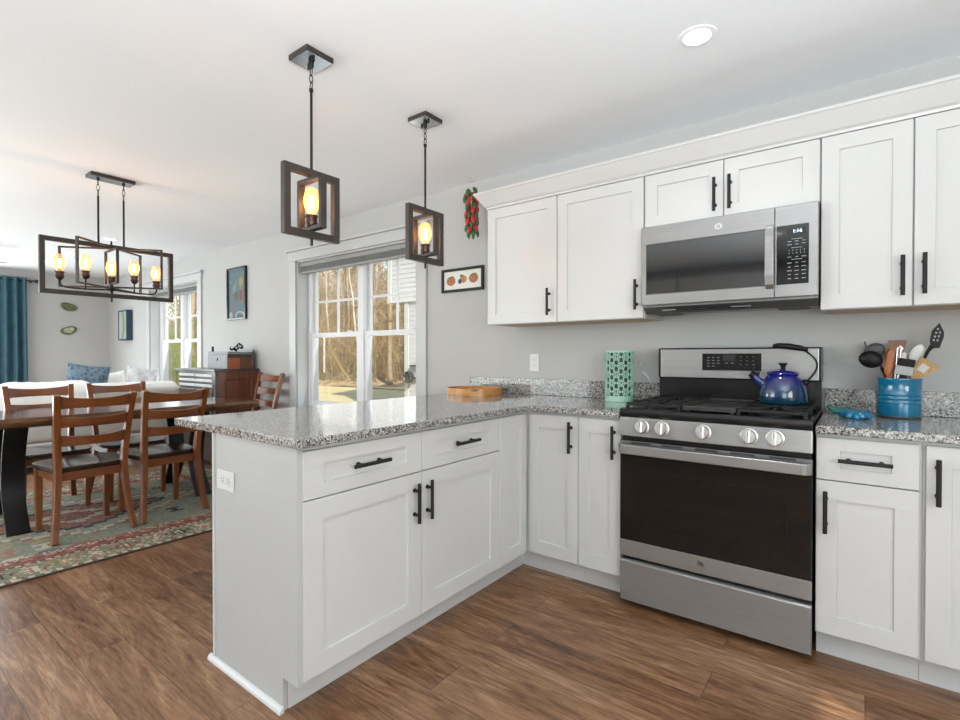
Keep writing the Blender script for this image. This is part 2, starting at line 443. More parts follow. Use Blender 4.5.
# ------------------------------------------------------------------ mesh helpers
class MB:
    def __init__(self):
        self.bm = bmesh.new()
    def poly(self, pts):
        vs = [self.bm.verts.new(p) for p in pts]
        return self.bm.faces.new(vs)
    def box(self, x0, x1, y0, y1, z0, z1, M=None):
        co = [(x, y, z) for z in (z0, z1) for y in (y0, y1) for x in (x0, x1)]
        v = [self.bm.verts.new((M @ Vector(c)) if M else c) for c in co]
        for f in ((0, 2, 3, 1), (4, 5, 7, 6), (0, 1, 5, 4), (2, 6, 7, 3), (0, 4, 6, 2), (1, 3, 7, 5)):
            self.bm.faces.new([v[i] for i in f])
        return self
    def prism(self, pts, axis, a, b):
        """extrude a 2D outline along an axis (0,1,2); outline is in the two other axes, in order"""
        def p3(p, h):
            if axis == 0: return (h, p[0], p[1])
            if axis == 1: return (p[0], h, p[1])
            return (p[0], p[1], h)
        va = [self.bm.verts.new(p3(p, a)) for p in pts]
        vb = [self.bm.verts.new(p3(p, b)) for p in pts]
        n = len(pts)
        self.bm.faces.new(va)
        self.bm.faces.new(vb[::-1])
        for i in range(n):
            j = (i + 1) % n
            self.bm.faces.new((va[j], va[i], vb[i], vb[j]))
        return self
    def loft(self, rings, cap=True, closed=False):
        vr = [[self.bm.verts.new(p) for p in r] for r in rings]
        n = len(vr[0])
        prs = list(zip(vr[:-1], vr[1:]))
        if closed: prs.append((vr[-1], vr[0]))
        for a, b in prs:
            for i in range(n):
                j = (i + 1) % n
                self.bm.faces.new((a[i], a[j], b[j], b[i]))
        if cap and not closed:
            self.bm.faces.new(vr[0][::-1])
            self.bm.faces.new(vr[-1])
        return self
    def tube(self, pts, r, seg=8, cap=True, closed=False):
        pts = [Vector(p) for p in pts]
        rs = r if isinstance(r, (list, tuple)) else [r] * len(pts)
        rings = []
        up = None
        n = len(pts)
        for i, p in enumerate(pts):
            if closed:
                t = pts[(i + 1) % n] - pts[(i - 1) % n]
            else:
                t = pts[min(i + 1, n - 1)] - pts[max(i - 1, 0)]
            t.normalize()
            if up is None:
                up = Vector((0, 0, 1)) if abs(t.z) < 0.9 else Vector((1, 0, 0))
            a = t.cross(up).normalized()
            b = a.cross(t).normalized()
            up = b
            rings.append([p + (a * math.cos(2 * PI * k / seg) + b * math.sin(2 * PI * k / seg)) * rs[i] for k in range(seg)])
        return self.loft(rings, cap, closed)
    def bar(self, pts, w, h, side=(1, 0, 0)):
        """rectangular section along a path; side is the direction of w"""
        pts = [Vector(p) for p in pts]
        s0 = Vector(side).normalized()
        rings = []
        n = len(pts)
        for i, p in enumerate(pts):
            t = (pts[min(i + 1, n - 1)] - pts[max(i - 1, 0)]).normalized()
            nrm = t.cross(s0).normalized()
            ww = w[i] if isinstance(w, (list, tuple)) else w
            hh = h[i] if isinstance(h, (list, tuple)) else h
            rings.append([p + s0 * (ww / 2 * a) + nrm * (hh / 2 * b) for a, b in ((-1, -1), (1, -1), (1, 1), (-1, 1))])
        return self.loft(rings)
    def lathe(self, prof, c=(0, 0, 0), seg=32, axis=2, closed=False):
        """profile of (radius, height) round an axis; radius 0 makes a pole"""
        rings = []
        c = Vector(c)
        for r, h in prof:
            ring = []
            for k in range(seg):
                a = 2 * PI * k / seg
                u, v = max(r, 1e-5) * math.cos(a), max(r, 1e-5) * math.sin(a)
                if axis == 2: ring.append(c + Vector((u, v, h)))
                elif axis == 1: ring.append(c + Vector((u, h, v)))
                else: ring.append(c + Vector((h, u, v)))
            rings.append(ring)
        return self.loft(rings, cap=not closed, closed=closed)
    def ball(self, c, r, seg=16, rows=10, sc=(1, 1, 1), M=None):
        rings = []
        for i in range(rows + 1):
            t = PI * i / rows
            ring = []
            for k in range(seg):
                a = 2 * PI * k / seg
                p = Vector((max(math.sin(t), 1e-4) * math.cos(a) * sc[0], max(math.sin(t), 1e-4) * math.sin(a) * sc[1], -math.cos(t) * sc[2])) * r
                if M: p = M @ p
                ring.append(p + Vector(c))
            rings.append(ring)
        return self.loft(rings)
    def xform(self, M):
        self.bm.transform(M)
        return self
    def build(self, name, mat, parent=None, smooth=None, bevel=0.0, seg=2, subsurf=0, weld=False):
        if weld:
            bmesh.ops.remove_doubles(self.bm, verts=self.bm.verts, dist=1e-5)
        bmesh.ops.recalc_face_normals(self.bm, faces=self.bm.faces)
        me = bpy.data.meshes.new(name)
        off = Vector((0, 0, 0))
        p = parent
        while p is not None:
            off += p.location
            p = p.parent
        if parent is not None:
            self.bm.transform(Matrix.Translation(-off))
        self.bm.to_mesh(me)
        self.bm.free()
        me.materials.append(MATS[mat] if isinstance(mat, str) else mat)
        o = bpy.data.objects.new(name, me)
        C.objects.link(o)
        if parent is not None:
            o.parent = parent
        if bevel:
            md = o.modifiers.new('bevel', 'BEVEL')
            md.width = bevel
            md.segments = seg
            md.limit_method = 'ANGLE'
            md.angle_limit = R(40)
        if subsurf:
            md = o.modifiers.new('subsurf', 'SUBSURF')
            md.levels = md.render_levels = subsurf
        if smooth is not None:
            for pg in me.polygons:
                pg.use_smooth = True
            if smooth < 180:
                me.set_sharp_from_angle(angle=R(smooth))
        return o

def tag(o, label=None, cat=None, group=None, kind=None):
    if label: o['label'] = label
    if cat: o['category'] = cat
    if group: o['group'] = group
    if kind: o['kind'] = kind
    return o
def thing(name, label, cat, loc=(0, 0, 0), rz=0.0, group=None):
    o = bpy.data.objects.new(name, None)
    o.empty_display_size = 0.1
    C.objects.link(o)
    o.location = loc
    o.rotation_euler = (0, 0, rz)
    return tag(o, label, cat, group)
def struct(o):
    o['kind'] = 'structure'
    return o
def copy_tree(o, parent=None):
    c = o.copy()
    C.objects.link(c)
    if parent is not None:
        c.parent = parent
    for ch in list(o.children):
        copy_tree(ch, c)
    return c
def box(name, mat, parent, x0, x1, y0, y1, z0, z1, bevel=0.0):
    return MB().box(x0, x1, y0, y1, z0, z1).build(name, mat, parent, bevel=bevel)
def text_mesh(body, size, depth, name, mat, parent, M):
    cu = bpy.data.curves.new(name, 'FONT')
    cu.body = body
    cu.size = size
    cu.extrude = depth
    cu.align_x = 'CENTER'
    cu.align_y = 'CENTER'
    tmp = bpy.data.objects.new('text_tmp', cu)
    C.objects.link(tmp)
    bpy.context.view_layer.update()
    dg = bpy.context.evaluated_depsgraph_get()
    me = bpy.data.meshes.new_from_object(tmp.evaluated_get(dg))
    bpy.data.objects.remove(tmp)
    bpy.data.curves.remove(cu)
    bm = bmesh.new()
    bm.from_mesh(me)
    bpy.data.meshes.remove(me)
    mb = MB()
    mb.bm.free()
    mb.bm = bm
    mb.xform(M)
    return mb.build(name, mat, parent)
def colour_grid(name, mat, parent, nu, nv, pos, colour, skirt=None):
    """a sheet of nu x nv cells; pos(u,v) gives the point, colour(u,v) the thread or ink colour of a cell"""
    bm = bmesh.new()
    vs = [[bm.verts.new(pos(i / nu, j / nv)) for j in range(nv + 1)] for i in range(nu + 1)]
    lay = bm.loops.layers.float_color.new('pattern')
    for i in range(nu):
        for j in range(nv):
            f = bm.faces.new((vs[i][j], vs[i + 1][j], vs[i + 1][j + 1], vs[i][j + 1]))
            c = (*colour((i + .5) / nu, (j + .5) / nv), 1)
            for l in f.loops:
                l[lay] = c
    if skirt:
        ring = [vs[i][0] for i in range(nu + 1)] + [vs[nu][j] for j in range(1, nv + 1)] + [vs[i][nv] for i in range(nu - 1, -1, -1)] + [vs[0][j] for j in range(nv - 1, 0, -1)]
        low = [bm.verts.new(v.co + Vector(skirt[0])) for v in ring]
        n = len(ring)
        for i in range(n):
            j = (i + 1) % n
            f = bm.faces.new((ring[i], low[i], low[j], ring[j]))
            for l in f.loops:
                l[lay] = (*skirt[1], 1)
        f = bm.faces.new(low)
        for l in f.loops:
            l[lay] = (*skirt[1], 1)
    mb = MB()
    mb.bm.free()
    mb.bm = bm
    return mb.build(name, mat, parent)

# ------------------------------------------------------------------ room shell
XL, XR, YF, ZC = -9.12, 3.1, -5.6, 2.455
WIN1 = (-3.66, -1.97, 0.62, 2.13)
WIN2 = (-7.40, -5.86, 0.62, 2.13)
TH = 0.24
def wall_with_holes(name, axis, a0, a1, n0, n1, holes):
    mb = MB()
    cuts = sorted(holes)
    cur = a0
    def seg(u0, u1, z0, z1):
        if axis == 0: mb.box(u0, u1, n0, n1, z0, z1)
        else: mb.box(n0, n1, u0, u1, z0, z1)
    for h in cuts:
        seg(cur, h[0], 0, ZC)
        seg(h[0], h[1], 0, h[2])
        seg(h[0], h[1], h[3], ZC)
        cur = h[1]
    seg(cur, a1, 0, ZC)
    return struct(mb.build(name, 'wall_paint', weld=True))
wall_with_holes('wall_back', 0, XL, XR, 0.0, TH, [WIN1, WIN2])
wall_with_holes('wall_left', 1, YF, 0.0, XL - TH, XL, [(-3.95, -1.45, 0.03, 2.10)])
wall_with_holes('wall_right', 1, YF, 0.0, XR, XR + TH, [(-4.5, -2.1, 0.8, 2.1)])  # unseen opening, added to light the peninsula doors
wall_with_holes('wall_front', 0, XL, XR, YF - TH, YF, [(-7.5, -2.9, 0.25, 2.3), (0.9, 2.95, 0.05, 2.3)])  # both openings unseen, added and sized for the fill lights
struct(box('floor', 'plank_floor', None, XL - TH, XR + TH, YF - TH, TH, -0.12, 0.0))
struct(box('ceiling', 'ceiling_paint', None, XL - TH, XR + TH, YF - TH, TH, ZC, ZC + 0.2))

def baseboard(name, x0, x1, y0, y1):
    struct(box(name, 'trim_white', None, x0, x1, y0, y1, 0.0, 0.115, bevel=0.004))
baseboard('baseboard_back', XL + 0.016, -1.12, -0.015, 0.0)
baseboard('baseboard_left', XL, XL + 0.015, -1.33, -0.0)
baseboard('baseboard_right', XR - 0.015, XR, YF, -0.7)

# windows: casing, frame, two double-hung units with a grid in the top sash
def window(idx, W, label):
    x0, x1, z0, z1 = W
    t = tag(bpy.data.objects.new('window_%d' % idx, None), label, 'window', kind='structure')
    C.objects.link(t)
    t.location = ((x0 + x1) / 2, 0, z0)
    cw = 0.115
    m = MB()
    m.box(x0 - cw, x0 - 0.004, -0.020, -0.001, z0 - 0.05, z1 + 0.003)
    m.box(x1 + 0.004, x1 + cw, -0.020, -0.001, z0 - 0.05, z1 + 0.003)
    m.build('side_casing', 'trim_white', t, bevel=0.003)
    m = MB()
    m.box(x0 - cw - 0.012, x1 + cw + 0.012, -0.024, -0.001, z1 + 0.004, z1 + 0.098)
    m.box(x0 - cw - 0.035, x1 + cw + 0.035, -0.042, -0.001, z1 + 0.099, z1 + 0.122)
    m.build('head_casing', 'trim_white', t, bevel=0.003)
    m = MB()
    m.box(x0 - cw - 0.02, x1 + cw + 0.02, -0.05, 0.14, z0 - 0.02, z0 + 0.004)
    m.build('sill', 'trim_white', t, bevel=0.003)
    m = MB()
    m.box(x0, x0 + 0.012, 0.0, 0.14, z0, z1)
    m.box(x1 - 0.012, x1, 0.0, 0.14, z0, z1)
    m.box(x0, x1, 0.0, 0.14, z1 - 0.012, z1)
    m.build('jamb', 'trim_white', t)
    fx0, fx1, fz0, fz1 = x0 + 0.012, x1 - 0.012, z0 + 0.004, z1 - 0.012
    xm = (x0 + x1) / 2
    m = MB()
    fr = 0.030
    m.box(fx0, fx0 + fr, 0.12, 0.225, fz0, fz1)
    m.box(fx1 - fr, fx1, 0.12, 0.225, fz0, fz1)
    m.box(fx0 + fr, fx1 - fr, 0.12, 0.225, fz1 - fr, fz1)
    m.box(fx0 + fr, fx1 - fr, 0.12, 0.225, fz0, fz0 + fr)
    m.box(xm - 0.040, xm + 0.040, 0.115, 0.225, fz0 + fr, fz1 - fr)
    m.build('window_frame', 'vinyl_white', t, bevel=0.004)
    zm = (fz0 + fz1) / 2 + 0.012
    for a, b in ((fx0 + fr, xm - 0.040), (xm + 0.040, fx1 - fr)):
        # lower sash, inner track
        s = 0.036
        m = MB()
        yl0, yl1 = 0.132, 0.164
        m.box(a, a + s, yl0, yl1, fz0 + fr, zm + 0.022)
        m.box(b - s, b, yl0, yl1, fz0 + fr, zm + 0.022)
        m.box(a + s, b - s, yl0, yl1, zm - 0.022, zm + 0.022)
        m.box(a + s, b - s, yl0, yl1, fz0 + fr, fz0 + fr + 0.06)
        lo = m.build('lower_sash', 'vinyl_white', t, bevel=0.003)
        box('pane', 'window_glass', lo, a + s, b - s, 0.146, 0.150, fz0 + fr + 0.06, zm - 0.022)
        MB().box(b - 0.16, b - 0.10, yl0 - 0.012, yl0 + 0.004, zm + 0.022, zm + 0.034).build('sash_lock', 'vinyl_white', lo, bevel=0.002)
        m = MB()
        yu0, yu1 = 0.172, 0.204
        m.box(a, a + s - .006, yu0, yu1, zm - 0.022, fz1 - fr)
        m.box(b - s + .006, b, yu0, yu1, zm - 0.022, fz1 - fr)
        m.box(a + s - .006, b - s + .006, yu0, yu1, fz1 - fr - 0.042, fz1 - fr)
        m.box(a + s - .006, b - s + .006, yu0, yu1, zm - 0.022, zm + 0.02)
        up = m.build('upper_sash', 'vinyl_white', t, bevel=0.003)
        m = MB()
        c = (a + b) / 2
        zz = (zm + 0.02 + fz1 - fr - 0.042) / 2
        m.box(c - 0.010, c + 0.010, 0.180, 0.196, zm + 0.02, fz1 - fr - 0.042)
        m.box(a + s, b - s, 0.1795, 0.1965, zz - 0.010, zz + 0.010)
        m.build('muntin', 'vinyl_white', up)
        box('pane', 'window_glass', up, a + s - .006, b - s + .006, 0.186, 0.190, zm + 0.02, fz1 - fr - 0.042)
    return t
window(1, WIN1, 'white double window beside the red chili string, with a view of the woods')
window(2, WIN2, 'white double window behind the console, far end of the wall')
def shade(W, label):
    x0, x1, z0, z1 = W
    t = thing('window_shade', label, 'window shade', ((x0 + x1) / 2, 0.04, z1 - 0.12), group='rolled up window shades')
    box('head_rail', 'shade_light', t, x0 + 0.014, x1 - 0.014, 0.02, 0.085, z1 - 0.055, z1 - 0.013, bevel=0.004)
    m = MB()
    for k in range(4):
        z = z1 - 0.056 - k * 0.012
        m.box(x0 + 0.02, x1 - 0.02, 0.028, 0.078, z - 0.0105, z)
    m.build('folded_fabric', 'shade_grey', t, bevel=0.003)
    box('bottom_rail', 'shade_light', t, x0 + 0.018, x1 - 0.018, 0.025, 0.08, z1 - 0.124, z1 - 0.105, bevel=0.003)
shade(WIN1, 'grey raised cellular shade at the top of the window near the chili string')
shade(WIN2, 'grey raised cellular shade at the top of the far window behind the sofa')

# curtained patio door, then unseen openings added for light, each with frame and glass
def plain_window(idx, axis, a0, a1, z0, z1, n0, n1, mull, label):
    t = tag(bpy.data.objects.new('window_%d' % idx, None), label, 'window', kind='structure')
    C.objects.link(t)
    def b(u0, u1, za, zb, p0, p1, m):
        if axis == 0: m.box(u0, u1, p0, p1, za, zb)
        else: m.box(p0, p1, u0, u1, za, zb)
    m = MB()
    f = 0.06
    b(a0, a0 + f, z0, z1, n0, n1, m); b(a1 - f, a1, z0, z1, n0, n1, m)
    b(a0 + f, a1 - f, z0, z0 + f, n0, n1, m); b(a0 + f, a1 - f, z1 - f, z1, n0, n1, m)
    for k in range(1, mull + 1):
        c = a0 + (a1 - a0) * k / (mull + 1)
        b(c - f / 2, c + f / 2, z0 + f, z1 - f, n0, n1, m)
    m.build('window_frame', 'vinyl_white', t, bevel=0.004)
    m = MB()
    nm = (n0 + n1) / 2
    b(a0 + f, a1 - f, z0 + f, z1 - f, nm - .002, nm + .002, m)
    m.build('pane', 'window_glass', t)
plain_window(3, 1, -3.95, -1.45, 0.03, 2.10, XL - 0.16, XL - 0.10, 1, 'white sliding patio door behind the teal curtain')
plain_window(4, 0, -7.5, -2.9, 0.25, 2.3, YF - 0.16, YF - 0.10, 2, 'wide unseen window added behind the viewer to light the room, dining side')
plain_window(5, 0, 0.9, 2.95, 0.05, 2.3, YF - 0.16, YF - 0.10, 1, 'unseen glazed double door added behind the viewer to light the room, kitchen side')

plain_window(6, 1, -4.5, -2.1, 0.8, 2.1, XR + 0.10, XR + 0.16, 1, 'unseen double window added right of the viewer to light the cabinet doors')

# ------------------------------------------------------------------ cabinets
def pull(parent, p, d, out, length=0.158, name='handle'):
    """a black bar pull: centre p on the door face, bar direction d, outward direction out"""
    p, d, out = Vector(p), Vector(d), Vector(out)
    m = MB()
    c = p + out * 0.030
    m.tube([c - d * length / 2, c + d * length / 2], 0.0074, 12)
    for s in (-1, 1):
        q = p + d * (s * 0.048)
        m.tube([q + out * 0.0005, q + out * 0.004, q + out * 0.005, q + out * 0.026], [0.0088, 0.0088, 0.0062, 0.0062], 12)
    return m.build(name, 'black_metal', parent, smooth=40)

def shaker(name, parent, P, u, v, w, w0, h0, stile=0.066, rail=0.062, th=0.019, rec=0.008, mat='cabinet_white'):
    """a shaker front: P is the lower corner on the carcase plane, u across, v up, w outward"""
    P, u, v, w = Vector(P), Vector(u), Vector(v), Vector(w)
    m = MB()
    def q(a, b, c): return P + u * a + v * b + w * c
    def ring(i0, i1, j0, j1, c): return [q(i0, j0, c), q(i1, j0, c), q(i1, j1, c), q(i0, j1, c)]
    e = 0.0018
    m.loft([ring(0, w0, 0, h0, 0), ring(0, w0, 0, h0, th - e), ring(e, w0 - e, e, h0 - e, th),
            ring(stile, w0 - stile, rail, h0 - rail, th), ring(stile + .0015, w0 - stile - .0015, rail + .0015, h0 - rail - .0015, th - rec)])
    return m.build(name, mat, parent)

XP, YE, ZB, ZT = -0.520, -2.0, 0.122, 0.868   # peninsula face, its end, door bottom, front top
ZD = 0.705
YD = -0.632
BX = XP - 0.019

# peninsula cabinet: two drawers over two doors, faces +x
t = thing('base_cabinet', 'long white peninsula cabinet with two drawers above two doors', 'cabinet', (-0.82, -1.45, 0))
m = MB()
m.box(-1.078, BX - 0.001, YE + 0.001, -0.900, 0.112, 0.882)
m.box(-1.078, -0.612, YE + 0.001, -0.900, 0.0, 0.112)
m.build('body', 'cabinet_white', t, bevel=0.0015)
m = MB()
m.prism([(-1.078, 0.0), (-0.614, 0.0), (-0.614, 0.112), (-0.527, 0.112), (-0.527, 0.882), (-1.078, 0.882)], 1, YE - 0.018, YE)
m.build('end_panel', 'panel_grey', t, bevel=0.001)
m = MB()
m.box(-1.089, -1.076, YE - 0.024, YE + 0.03, 0.0, 0.882)
m.build('corner_strip', 'trim_white', t, bevel=0.002)
m = MB()
prof = [(0.0, 0.0), (0.016, 0.0)] + [(0.016 * math.cos(a), 0.020 * math.sin(a)) for a in (R(20), R(45), R(70))] + [(0.0, 0.020)]
m.prism([(YE - 0.019 - a, b) for a, b in prof], 0, -1.110, -0.605)
m.build('shoe_moulding', 'cabinet_white', t, smooth=30)
Y1, Y2 = -1.4545, -0.901
for y0, y1 in ((YE, Y1 - 0.0017), (Y1 + 0.0017, Y2)):
    d = shaker('drawer', t, (BX, y0, ZD + 0.004), (0, 1, 0), (0, 0, 1), (1, 0, 0), y1 - y0, ZT - ZD - 0.004, 0.078, 0.047)
    pull(d, (XP, (y0 + y1) / 2 - (0.005), 0.792), (0, 1, 0), (1, 0, 0), 0.165)
    d = shaker('door', t, (BX, y0, ZB), (0, 1, 0), (0, 0, 1), (1, 0, 0), y1 - y0, ZD - ZB, 0.074, 0.070)
    hy = y1 - 0.043 if y0 == YE else y0 + 0.028
    pull(d, (XP, hy, 0.590), (0, 0, 1), (1, 0, 0))

# corner cabinet with a folding door
t = thing('corner_cabinet', 'white inside-corner base cabinet with a narrow folding door', 'cabinet', (-0.75, -0.45, 0))
m = MB()
m.box(-1.078, BX - 0.001, -0.899, -0.003, 0.112, 0.882)
m.box(-1.078, -0.612, -0.899, -0.003, 0.0, 0.112)
m.box(BX - 0.001, -0.2305, YD + 0.020, -0.003, 0.112, 0.882)
m.box(-0.612, -0.2305, YD + 0.095, -0.003, 0.0, 0.112)
m.build('body', 'cabinet_white', t)
shaker('door', t, (BX, -0.8965, ZB), (0, 1, 0), (0, 0, 1), (1, 0, 0), 0.8965 - 0.656, ZT - ZB, 0.052, 0.070)
d = shaker('door', t, (XP + 0.004, YD + 0.019, ZB), (1, 0, 0), (0, 0, 1), (0, -1, 0), 0.2865, ZT - ZB, 0.060, 0.070)
pull(d, (-0.266, YD, 0.764), (0, 0, 1), (0, -1, 0))

# narrow cabinet at the left of the range
def wall_cab(name, label, x0, x1, left, right):
    t = thing(name, label, 'cabinet', ((x0 + x1) / 2, -0.32, 0))
    m = MB()
    m.box(x0, x1, YD + 0.020, -0.003, 0.112, 0.882)
    m.box(x0, x1, YD + 0.095, -0.003, 0.0, 0.112)
    m.build('body', 'cabinet_white', t)
    return t
t = wall_cab('base_cabinet', 'narrow white base cabinet just left of the range', -0.2295, -0.004, 0, 0)
d = shaker('door', t, (-0.2260, YD + 0.019, ZB), (1, 0, 0), (0, 0, 1), (0, -1, 0), 0.2205, ZT - ZB, 0.056, 0.070)
pull(d, (-0.038, YD, 0.762), (0, 0, 1), (0, -1, 0))
# right of the range
t = wall_cab('base_cabinet', 'white base cabinet with one drawer just right of the range', 0.767, 1.0755, 0, 0)
d = shaker('drawer', t, (0.769, YD + 0.019, ZD + 0.004), (1, 0, 0), (0, 0, 1), (0, -1, 0), 0.298, ZT - ZD - 0.004, 0.074, 0.047)
pull(d, (0.916, YD, 0.789), (1, 0, 0), (0, -1, 0))
d = shaker('door', t, (0.769, YD + 0.019, ZB), (1, 0, 0), (0, 0, 1), (0, -1, 0), 0.298, ZD - ZB, 0.066, 0.070)
pull(d, (0.799, YD, 0.590), (0, 0, 1), (0, -1, 0))
t = wall_cab('base_cabinet', 'white base cabinet with one tall door at the right edge of the photo', 1.0765, 1.48, 0, 0)
d = shaker('door', t, (1.084, YD + 0.019, ZB), (1, 0, 0), (0, 0, 1), (0, -1, 0), 0.390, ZT - ZB, 0.066, 0.070)
pull(d, (1.114, YD, 0.748), (0, 0, 1), (0, -1, 0))

# upper cabinets
ZU0, ZU1, YU = 1.376, 2.112, -0.334
def upper(label, x0, x1, z0, z1, doors, bottom=True):
    t = thing('wall_cabinet', label, 'cabinet', ((x0 + x1) / 2, -0.16, z0))
    m = MB()
    m.box(x0, x1, YU + 0.020, -0.002, z0 + 0.004, z1)
    m.build('body', 'cabinet_white', t, bevel=0.001)
    if bottom:
        box('bottom_panel', 'birch_ply', t, x0 + 0.018, x1 - 0.018, YU + 0.034, -0.006, z0 - 0.001, z0 + 0.0035)
        box('face_rail', 'cabinet_white', t, x0, x1, YU + 0.0195, YU + 0.0335, z0 - 0.002, z0 + 0.0035)
    for a, b, hx, hz in doors:
        d = shaker('door', t, (a, YU + 0.019, z0), (1, 0, 0), (0, 0, 1), (0, -1, 0), b - a, z1 - z0 - 0.002, 0.062, 0.062)
        pull(d, (hx, YU, hz), (0, 0, 1), (0, -1, 0))
    return t
upper('white wall cabinet with one narrow door, nearest the chili string', -1.014, -0.5115, ZU0, ZU1, [(-1.012, -0.5135, -0.561, 1.494)])
upper('white wall cabinet with one door, left beside the microwave', -0.5105, -0.001, ZU0, ZU1, [(-0.5085, -0.004, -0.038, 1.497)])
upper('short white two-door wall cabinet above the microwave', 0.0005, 0.7605, 1.835, ZU1, [(0.004, 0.3775, 0.342, 1.946), (0.3815, 0.7575, 0.408, 1.947)], False)
upper('tall white two-door wall cabinet above the utensil crock', 0.7615, 1.372, ZU0, ZU1, [(0.764, 1.062, 1.032, 1.495), (1.067, 1.368, 1.097, 1.497)])

for x0, lab in ((-2.75, 'tall white pantry cabinet behind the viewer, left of the pair'), (-1.10, 'tall white pantry cabinet reflected in the microwave door')):
    x1 = x0 + 1.62
    t = thing('pantry_cabinet', lab, 'cabinet', ((x0 + x1) / 2, YF + .3, 0))
    box('body', 'cabinet_white', t, x0, x1, YF + .002, YF + .58, 0.0, 2.25, bevel=0.002)
    for k in range(2):
        a = x0 + .004 + k * .808
        for z0, z1, hz in ((.12, 1.36, 1.22), (1.37, 2.24, 1.52)):
            d = shaker('door', t, (a, YF + .581, z0), (1, 0, 0), (0, 0, 1), (0, 1, 0), .804, z1 - z0)
            pull(d, (a + (.76 if k == 0 else .044), YF + .600, hz), (0, 0, 1), (0, 1, 0))

# crown over the upper cabinets, returned to the wall at its left end
m = MB()
prof = [(0.002, ZU1 + 0.001), (0.006, ZU1 + 0.012), (0.016, ZU1 + 0.020), (0.060, ZU1 + 0.084), (0.066, ZU1 + 0.088), (0.066, ZU1 + 0.100), (-0.10, ZU1 + 0.100), (-0.10, ZU1 + 0.001)]
r0 = [(-1.014 - o, -0.002, z) for o, z in prof]
r1 = [(-1.014 - o, YU - o, z) for o, z in prof]
r2 = [(1.372, YU - o, z) for o, z in prof]
m.loft([r0, r1, r2])
struct(m.build('trim_1', 'cabinet_white', None))

# ------------------------------------------------------------------ counters
def slab_poly(name, label, pts, back):
    t = thing(name, label, 'countertop', (pts[0][0], pts[0][1], 0.884))
    MB().prism(pts, 2, 0.884, 0.914).build('slab', 'granite', t, bevel=0.0035, seg=3)
    box('backsplash', 'granite', t, back[0], back[1], -0.021, -0.001, 0.9145, 1.022, bevel=0.002)
    return t
slab_poly('countertop', 'speckled grey granite countertop on the peninsula and corner',
          [(-1.405, -2.033), (-0.498, -2.033), (-0.498, -0.657), (-0.004, -0.657), (-0.004, -0.001), (-1.405, -0.001)], (-1.404, -0.004))
slab_poly('countertop', 'speckled grey granite countertop right of the range, under the blue crock',
          [(0.767, -0.657), (1.48, -0.657), (1.48, -0.001), (0.767, -0.001)], (0.767, 1.48))

# ------------------------------------------------------------------ emblem used on the appliances
def emblem(parent, x, y, z, r, mat='steel_dark'):
    m = MB()
    ring = [(x + r * math.cos(2 * PI * k / 32), y - 0.0012, z + r * math.sin(2 * PI * k / 32)) for k in range(32)]
    m.tube(ring, r * 0.09, 6, closed=True)
    m.lathe([(r * 0.93, -0.0008), (r * 0.93, 0.0003)], (x, y, z), 32, axis=1)
    o = m.build('emblem', mat, parent, smooth=40)
    text_mesh('GE', r * 1.15, 0.0006, 'emblem_letters', 'plastic_dark', o, Matrix.Translation((x, y - 0.0014, z)) @ Matrix.Rotation(PI / 2, 4, 'X'))
    return o

# ------------------------------------------------------------------ the range
t = thing('gas_range', 'stainless steel gas range with black oven door and blue kettle on top', 'stove', (0.381, -0.35, 0))
X0, X1, YR = 0.003, 0.759, -0.660
m = MB()
m.box(X0 + .004, X1 - .004, -0.640, -0.03, 0.03, 0.892)
m.build('body', 'black_enamel', t, bevel=0.003)
for x in (0.06, 0.70):
    for y in (-0.58, -0.12):
        m = MB()
        m.lathe([(0.018, 0.0), (0.018, 0.012), (0.010, 0.013), (0.010, 0.031)], (x, y, 0), 16)
        m.build('foot', 'plastic_dark', t, smooth=40)
m = MB()
m.loft([[(X0, -0.641, 0.032), (X1, -0.641, 0.032), (X1, -0.641, 0.224), (X0, -0.641, 0.224)],
        [(X0, YR + .004, 0.032), (X1, YR + .004, 0.032), (X1, YR + .004, 0.222), (X0, YR + .004, 0.222)],
        [(X0 + .004, YR, 0.036), (X1 - .004, YR, 0.036), (X1 - .004, YR, 0.214), (X0 + .004, YR, 0.214)]])
dr = m.build('drawer', 'steel', t)
m = MB()
m.prism([(-0.6615, 0.2225), (-0.641, 0.2225), (-0.641, 0.2255), (-0.656, 0.2255)], 0, X0 + .06, X1 - .06)
m.build('drawer_lip', 'steel', dr)
# oven door
dz0, dz1 = 0.243, 0.782
dr = box('oven_door', 'black_enamel', t, X0, X1, YR + 0.004, -0.6405, dz0, dz1, bevel=0.003)
m = MB()
m.box(X0, X1, YR - 0.001, YR + 0.0035, dz0, 0.318)
m.build('lower_band', 'steel', dr, bevel=0.002)
m = MB()
m.box(X0 + .001, X1 - .001, YR - 0.0005, YR + 0.0035, 0.3185, 0.722)
m.build('door_glass', 'black_glass', dr, bevel=0.001)
m = MB()
for a, b, c, d in ((0.085, 0.677, 0.395, 0.399), (0.085, 0.677, 0.642, 0.646), (0.085, 0.089, 0.399, 0.642), (0.673, 0.677, 0.399, 0.642)):
    m.box(a, b, YR - 0.0012, YR - 0.0005, c, d)
m.build('window_outline', 'nylon_black', dr)
m = MB()
m.box(X0, X1, YR - 0.0005, YR + 0.0035, 0.7225, 0.782)
m.build('upper_band', 'steel_dark', dr, bevel=0.001)
for k in range(5):
    c = 0.10 + k * 0.14
    box('vent_slot', 'gasket', dr, c - 0.045, c + 0.045, YR - 0.0012, YR - 0.0004, 0.772, 0.779)
m = MB()   # wide flat handle, returned to the door at both ends
sec = lambda x, y0, y1: [(x, y0, 0.7265), (x, y1, 0.7265), (x, y1, 0.770), (x, y0, 0.770)]
